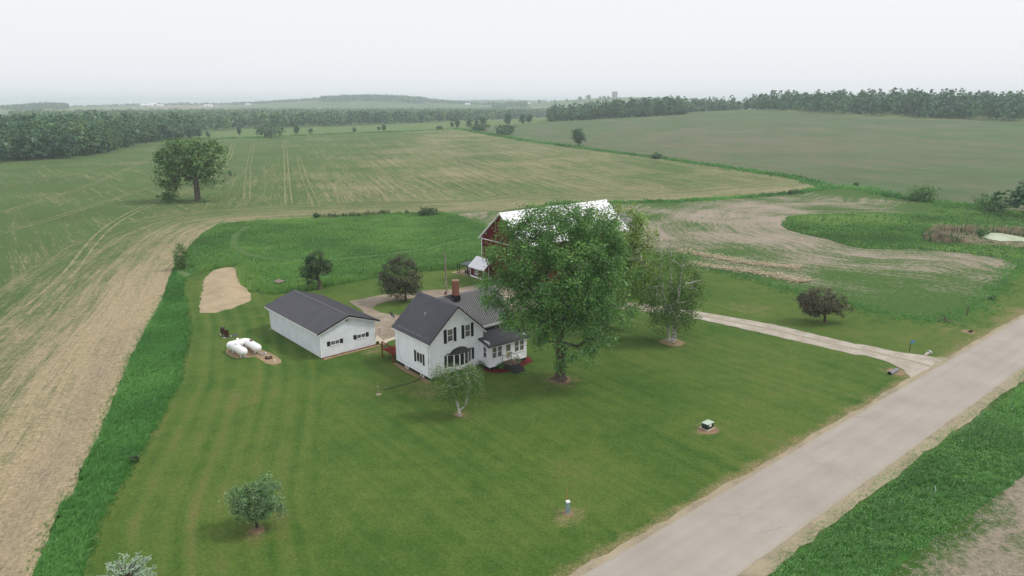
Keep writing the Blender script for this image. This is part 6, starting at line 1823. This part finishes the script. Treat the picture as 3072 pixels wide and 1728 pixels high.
MB().prism([(-.2, .05, 0), (.15, .05, .02), (.26, .05, .62), (.2, .05, .62), (.05, .05, .30), (-.18, .05, .36)], (0, .015, 0)).build('sheet', M['grey_metal'], o)
MB().tube([(.1, 0, 0), (.3, .1, .68)], .02, 5).build('rod', M['black'], o)
sheet('ash_patch', ats([(665, 1010), (676, 1006), (690, 1007), (700, 1005), (716, 1004), (715, 1008), (700, 1011), (688, 1014), (674, 1016)]), plain('grey_ash', (.10, .10, .105), .95, .05, var=.25), .06, .06, .3)
for px, py in ((662, 1006), (693, 1011), (673, 1016)):
    q = at(px, py); o = MB().box(-.16, .16, -.1, .1, 0, .12).build('concrete_block', M['stone']); o.location = (*q, .05); o.rotation_euler = (0, 0, px)
    tag(o, {662: 'grey block left of the burn barrels', 693: 'grey block right of the burn barrels', 673: 'grey block in front of the burn barrels'}[px], 'block', 'blocks round the burn barrels')
for k, (px, py, w) in enumerate(((788, 1064, .5), (795, 1062, .35))):
    q = at(px, py); o = MB().box(-w / 2, w / 2, -.18, .18, 0, .14).build('stepping_stone', M['stone']); o.location = (*q, .07); o.rotation_euler = (0, 0, .5 + k)
    tag(o, ['larger flat grey stone on the wood chip bed', 'smaller grey stone on the wood chip bed'][k], 'stone', 'stones on the wood chips')
q = at(806, 1076); o = empty('well_ring', (*q, .05)); tag(o, 'low round dark lid ring on the wood chip bed', 'well ring')
MB().lathe([(.42, 0), (.44, .16), (.40, .19), (.37, .16), (.37, .05), (0, .04)], 22).build('ring', M['rust'], o); MB().lathe([(.0, .05), (.36, .05), (.36, .09), (0, .1)], 22).build('lid', M['landing'], o)
def pipe(px, py, h, r, label, lean=(0, 0)):
    q = at(px, py); o = empty('vent_pipe', (*q, .03)); tag(o, label, 'pipe')
    MB().tube([(0, 0, -.1), (lean[0], lean[1], h)], r, 10).build('pipe', M['pvc'], o)
    MB().lathe([(r + .015, 0), (r + .02, .06), (r, .08), (0, .085)], 10, o=(lean[0], lean[1], h - .05)).build('cap', M['pvc'], o)
pipe(825, 1088, .36, .075, 'short white pipe standing at the end of the wood chip bed')
pipe(669, 899, 1.0 * .75, .075, 'white vent pipe standing on the bare sandy mound', (-.05, 0))
pipe(798, 1066, .25, .05, 'stubby white pipe beside the flat stones on the wood chips')
pipe(806, 1073, .20, .06, 'white pipe end on top of the round lid ring')

# ------------------------------------------------------------------ lawn furniture by the road
q = at(1703, 1540); o = empty('utility_pedestal', (*q, .05), math.radians(20)); tag(o, 'pale green utility pedestal with white cap on the front lawn', 'pedestal')
MB().prism([(-.13, -.13, -.05), (.13, -.13, -.05), (.13, .13, -.05), (-.13, .13, -.05)], (0, 0, .99)).build('housing', M['pedestal'], o)
mb = MB(); mb.add([(-.15, -.15, .93), (.15, -.15, .93), (.15, .15, .93), (-.15, .15, .93), (-.14, -.14, 1.00), (.14, -.14, 1.00), (.14, .14, 1.00), (-.14, .14, 1.00)], [(3, 2, 1, 0), (4, 5, 6, 7), (0, 1, 5, 4), (1, 2, 6, 5), (2, 3, 7, 6), (3, 0, 4, 7)]); mb.build('cap', M['white_trim'], o)
MB().box(.131, .134, -.05, .07, .55, .82).build('warning_label', plain('yellow_label', (.55, .48, .20), .6), o); MB().box(-.132, .132, -.132, .132, .22, .235).build('seam', M['green_box'], o)
q2 = q + np.array([-.08, .25]); o = empty('marker_rod', (*q2, 0)); tag(o, 'thin orange marker rod standing behind the utility pedestal', 'marker'); MB().tube([(0, 0, 0), (.01, .02, 1.2), (.0, .05, 1.98)], .016, 6).build('rod', M['orange'], o)
c0, c1, c2 = at(2105.2, 1286.3), at(2122.3, 1294.2), at(2140.4, 1285.2)
ta = math.atan2(*(c2 - c1)[::-1]); o = empty('transformer_box', (*c1, .05), ta); tag(o, 'dark green transformer box with pale lid on the lawn by the road', 'transformer')
w1, w2 = np.linalg.norm(c2 - c1), np.linalg.norm(c0 - c1)
MB().box(-.10, w1 + .10, -.10, w2 + .25, -.05, .07).build('pad', M['concrete'], o)
MB().box(0, w1, 0, w2, .07, .60).build('cabinet', M['green_box'], o)
MB().prism([(-.03, -.03, .585), (w1 + .03, -.03, .585), (w1 + .03, w2 + .03, .585), (-.03, w2 + .03, .585)], (0, 0, .05)).build('lid', M['green_lid'], o)
MB().box(w1 * .28, w1 * .62, -.006, .001, .32, .52).build('label_plate', M['white_trim'], o); MB().box(w1 * .40, w1 * .44, -.03, 0, .10, .16).build('latch', M['black'], o)
q = at(2728, 1054); o = empty('address_sign', (*q, .03), math.radians(12)); tag(o, 'blue address sign on a dark post beside the driveway mouth', 'sign')
MB().box(-.03, .03, -.03, .03, -.1, 1.35).build('post', M['black'], o)
MB().box(-.05, .52, -.045, -.032, 1.08, 1.42).build('sign_panel', M['blue_sign'], o)
def culvert(a, b, r, label, m, z=.2):
    A, B = at(*a), at(*b); o = empty('culvert_pipe', (A[0], A[1], z)); tag(o, label, 'culvert')
    d = np.array([*(B - A), 0.0]); L = np.linalg.norm(d); n = int(L / .09) + 2
    prof = [(r * .9, 0)] + [(r + (.012 if k % 2 else 0), L * k / n) for k in range(n + 1)] + [(r * .9, L), (r * .9, 0)]
    MB().lathe(prof[1:-2], 18, d).build('pipe', m, o, smooth=False)
    MB().lathe([(r * .92, .0), (r * .92, .02), (0, .04)], 18, d, tuple(-d / L * .012)).build('mouth', M['black'], o)
    return o
culvert((2668, 1125), (2690, 1114), .24, 'grey steel culvert pipe end in the dirt beside the driveway mouth', plain('dull_culvert_steel', (.20, .21, .225), .6, .3, var=.12), .18)
culvert((2909, 998), (2914, 995), .20, 'dark culvert mouth in the grassy ditch by the road', M['rust'], .06)
q = at(2781, 1064); o = empty('culvert_apron', (*q, .10), math.radians(38)); tag(o, 'pale flat culvert end piece at the edge of the driveway mouth', 'culvert')
MB().prism([(-.55, -.16, -.06), (.40, -.20, .06), (.40, .20, .06), (-.55, .16, -.06)], (0, 0, .07)).build('apron', M['stone'], o); MB().lathe([(.28, 0), (.30, .25), (.26, .25)], 14, (1, 0, 0), (.5, 0, .0)).build('pipe', M['grey_metal'], o)
def fpost(a, top, r, label, m='wood', grp='old fence posts'):
    b = at(*a); z, x = zat(*top, b[1]); o = empty('fence_post', (b[0], b[1], tz(*b) + .02)); tag(o, label, 'post', grp)
    MB().tube([(0, 0, -.1), (x - b[0], 0, z)], r, 8, r * .9).build('post', M[m], o)
    MB().lathe([(r * .9, 0), (r * .85, .03), (0, .05)], 8, o=(x - b[0], 0, z - .005)).build('post_cap', M['wood_grey'], o)
fpost((2839.5, 966), (2830.5, 944), .07, 'leaning dark post in the brown weeds at the stubble corner')
fpost((2900, 947), (2905.6, 918), .08, 'upright dark post by the road end of the stubble')
fpost((2827, 641), (2827, 632), .10, 'short post standing in the marsh grass')
for (px, py, hp, lb) in ((1090.6, 820, 15, 'post in the meadow left of the bronze tree'), (894, 854, 13, 'post in the meadow grass between pallet and gnarled tree'), (857, 842, 9, 'thin post in the meadow behind the pallet'), (874, 655, 8, 'post on the far left edge of the meadow'), (1262, 784, 12, 'post in the meadow right of the bronze tree'),
                         (1413, 756, 7, 'post in the meadow nearest the barn wall'), (670.6, 668, 8, 'dark post at the left curve of the meadow edge'), (756, 788, 11, 'thin post inside the left part of the meadow'), (1100, 641, 9, 'post beside the dead brush row')):
    fpost((px, py), (px, py - hp), .05, lb, 'wood')
for (px, py, hp, lb) in ((2806, 1480, 22, 'white topped stake in the weeds beside the road'), (2901, 1400, 14, 'thin stake in the weeds near the field'), (2978, 1310, 16, 'thin stake in the weeds farther up the road')):
    fpost((px, py), (px, py - hp), .025, lb, 'pvc' if px == 2806 else 'wood', 'stakes in the roadside weeds')
# mailbox at the right edge
mq = at(3084, 1100, 1.08); o = empty('mailbox', (*mq, 0.05), math.atan2(RD[1], RD[0]) + math.pi / 2); tag(o, 'grey rural mailbox on a post cut by the right edge beside the road', 'mailbox')
MB().box(-.05, .05, -.05, .05, -.1, .95).build('post', M['wood'], o)
pr = [(.0, -.10, .95), (.0, .10, .95), (.0, .10, 1.07)] + [(.0, .10 * math.cos(k * math.pi / 8), 1.07 + .10 * math.sin(k * math.pi / 8)) for k in range(1, 8)] + [(.0, -.10, 1.07)]
MB().prism([(-.28, y, z) for _, y, z in pr], (.56, 0, 0)).build('box', M['grey_metal'], o)
MB().prism([(.281, y * .95, .955 + (z - .95) * .96) for _, y, z in pr], (.012, 0, 0)).build('door', M['grey_metal'], o); MB().box(-.05, .10, .105, .115, 1.02, 1.2).build('flag', M['deck_red'], o)
# clean-out post, hose
q = at(1136, 1183); o = empty('hydrant_post', (*q, .05)); tag(o, 'thin grey standpipe on the lawn left of the black hose', 'standpipe')
MB().tube([(0, 0, -.1), (-.03, 0, .88)], .045, 8).build('pipe', M['wood_grey'], o); MB().lathe([(.06, 0), (.06, .10), (.03, .14), (0, .15)], 8, o=(-.03, 0, .82)).build('head', M['grey_metal'], o); MB().box(-.14, .14, -.12, .12, -.03, .05).build('base_stone', M['stone'], o)
hp_ = ats([(1149, 1172), (1170, 1167), (1195, 1160), (1220, 1153), (1243, 1146), (1256, 1140), (1264, 1134)])
hz_ = [.06] * 6 + [.2]
pts = [(p_[0], p_[1], z_) for p_, z_ in zip(hp_, hz_)] + [hpt(-.06, 1.45, .40)]
tag(MB().tube(pts, .045, 7).build('drain_hose', M['black'], smooth=True), 'black hose running from the basement window across the lawn', 'hose')
# utility pole
q = at(1340, 884); o = empty('utility_pole', (*q, 0)); tag(o, 'bare grey utility pole standing in the yard behind the house', 'pole')
MB().tube([(0, 0, -.2), (-.06, 0, 3.5), (-.12, 0, 7.2)], .15, 10, .10).build('pole', M['wood_grey'], o); MB().box(-.35, -.12, -.2, .05, .0, .45).build('meter_box', M['deck_red'], o); MB().box(-.16, -.06, -.17, -.11, 1.4, 2.3).build('conduit', M['grey_metal'], o)
# pallet in the grass
q = at(838, 852); o = empty('wooden_pallet', (*q, .42), math.radians(-38)); o.rotation_euler = (.10, .05, math.radians(-38)); tag(o, 'weathered wooden pallet lying in the tall meadow grass', 'pallet')
for k in range(7):
    MB().box(-.85 + k * .245, -.85 + k * .245 + .16, -.62, .62, .10, .13).build('plank', M['wood_grey'], o)
for y in (-.58, 0, .50):
    MB().box(-.85, .80, y, y + .08, -.02, .098).build('stringer', M['wood_grey'], o)
# dog kennel
ka, kb = at(1372.4, 819.5), at(1403, 826); kd = (kb - ka) / np.linalg.norm(kb - ka); kn = np.array([-kd[1], kd[0]]); KL = np.linalg.norm(kb - ka)
o = empty('dog_kennel', (*ka, .04), math.atan2(kd[1], kd[0])); tag(o, 'black dog kennel frame with grey tarp roof beside the little red outbuilding', 'kennel')
for x in (0, .55, KL): MB().box(x - .05, x + .05, -.05, .05, -.1, 1.75).build('post', M['black'], o)
for x in (0, KL): MB().box(x - .05, x + .05, 2.55, 2.65, -.1, 1.95).build('post', M['black'], o)
for y, z in ((0, 1.7), (0, .12), (2.6, 1.9), (2.6, .12)): bar('rail', o, (0, y, z), (KL, y, z), .04, .04, M['black'])
wm_ = MB()
for k in range(1, int(KL / .16)): wm_.box(k * .16 - .006, k * .16 + .006, 2.595, 2.605, .1, 1.88)
for k in range(1, 15): wm_.box(0, KL, 2.596, 2.604, .1 + k * .12, .11 + k * .12)
for k in range(1, 16): wm_.box(-.005, .005, k * .16, k * .16 + .012, .1, 1.75)
wmo = wm_.build('wire_mesh', M['black'], o); tag(wmo, kind='stuff')
MB().add([(.5, .2, 1.74), (KL + .1, .2, 1.70), (KL + .1, 2.6, 1.95), (.5, 2.6, 1.92), (.5, .2, 1.70), (KL + .1, .2, 1.66), (KL + .1, 2.6, 1.91), (.5, 2.6, 1.88)], [(3, 2, 1, 0), (4, 5, 6, 7), (0, 1, 5, 4), (1, 2, 6, 5), (2, 3, 7, 6), (3, 0, 4, 7)]).build('tarp_roof', plain('grey_green_tarp', (.08, .11, .105), .7, .2, var=.2), o)
sheet('kennel_gravel', [ka - kd * 1.2 - kn * .5, kb + kd * .1 - kn * .4, kb + kd * .1 + kn * 2.8, ka + kn * 3.0 - kd * .6], M['soil'], .06, .15, .4)
dq = ka + kd * (KL * .72) + kn * .5; o = empty('dog_house', (*dq, .06), math.atan2(kd[1], kd[0])); tag(o, 'small flat topped dog house inside the kennel', 'dog house')
MB().box(-.55, .55, 0, .9, .08, .78).build('body', M['wood_grey'], o); MB().box(-.65, .65, -.1, 1.0, .78, .85).build('roof', M['stone'], o); MB().box(-.38, -.02, -.008, .0, .12, .55).build('doorway', M['black'], o); MB().box(.12, .45, -.02, 0, .15, .6).build('panel', M['rust'], o)
q = at(1822, 992); o = empty('garden_urn', (*q, .03)); tag(o, 'small dark urn on the lawn at the foot of the tree behind the maple', 'urn')
MB().lathe([(.14, 0), (.10, .10), (.20, .32), (.24, .40), (.19, .40)], 12).build('bowl', M['black'], o)

# ------------------------------------------------------------------ far farms
def far_building(name, px, d, wpx, h, label, wall, roof, depth=12.0, rot=0.0, cat='barn', dz=0.0):
    x = xfar(px, d); w = wpx / FOC * d
    o = empty(name, (x, d, tz(x, d) + dz - .3), rot); tag(o, label, cat)
    e = h * .55
    MB().box(-w / 2, w / 2, 0, depth, 0, e).build('wall', wall, o)
    mb = MB(); mb.prism([(-w / 2 - .5, -.7, e - .2), (-w / 2 - .5, depth / 2, h), (-w / 2 - .5, depth + .7, e - .2)], (w + 1, 0, 0)); mb.build('roof', roof, o)
    dw = MB(); dw.box(-w * .12, w * .05, -.15, .0, .2, e * .8); dw.build('door', M['grey_wall'], o)
    return o
def far_silo(px, d, r, h, label, m, capm, group=None, base=None):
    x = xfar(px, d); o = empty('silo', (x, d, (tz(x, d) if base is None else base) - .5)); tag(o, label, 'silo', group)
    MB().tube([(0, 0, 0), (0, 0, h)], r, 18).build('tower', m, o); MB().lathe([(r * 1.04, 0), (r * .95, r * .35), (r * .6, r * .75), (0, r * .95)], 18, o=(0, 0, h)).build('dome', capm, o)
W_, R_f = M['white_trim'], M['barn_roof']
far_building('barn', 437, 3250, 36, 11, 'longest white roofed farm building on the left horizon', W_, R_f, 20)
far_building('barn', 477, 3250, 18, 9, 'shorter white roofed farm building right of the longest one', W_, R_f, 16)
far_building('barn', 455, 3350, 22, 15, 'red gambrel barn behind the white roofs on the left horizon', M['red'], R_f, 16)
far_building('barn', 622, 3250, 22, 10, 'white barn on the left horizon near the low woods', W_, R_f, 18)
far_building('barn', 742, 3250, 12, 8, 'tiny pale farm building left of the wooded hill', W_, R_f, 14)
far_building('barn', 1403, 3050, 14, 8, 'tiny white shed right of the wooded hill', W_, R_f, 14)
far_building('barn', 1582, 3300, 15, 15, 'faint red and white barn on the hazy centre rise', M['red'], R_f, 18)
far_building('farmhouse', 1555, 3250, 9, 9, 'tiny white farmhouse left of the faint red barn', W_, R_f, 10, cat='house')
far_silo(1589, 3320, 4, 24, 'faint grey silo beside the faint red barn', M['grey_metal'], M['grey_metal'])
for k, px in enumerate((1837.5, 1843, 1849)):
    far_silo(px, 2800, 3.6, (24, 26, 25)[k], ['left one of the three tall silos on the horizon', 'middle one of the three tall silos on the horizon', 'right one of the three tall silos on the horizon'][k], M['stone'], M['grey_metal'], 'three tall silos on the horizon')
far_building('barn', 1754, 905, 53, 12.0, 'long white roofed barn behind the tree cluster below the horizon', M['red'], R_f, 12)
far_silo(1766, 925, 4.2, 13.0, 'red silo with white dome behind the long white roofed barn', M['red'], R_f)
# ------------------------------------------------------------------ haze
t = NT('haze_air')
pv = t.n('ShaderNodeVolumePrincipled')
pv.inputs['Color'].default_value = (.80, .905, 1.0, 1)
pv.inputs['Density'].default_value = .00022
pv.inputs['Anisotropy'].default_value = .05
t.l(pv.outputs[0], t.out.inputs['Volume'])
mb = MB().box(-7200, 7200, -120, 8200, -1.6, 84)
hz = mb.build('haze', t.m)
tag(hz, kind='stuff')
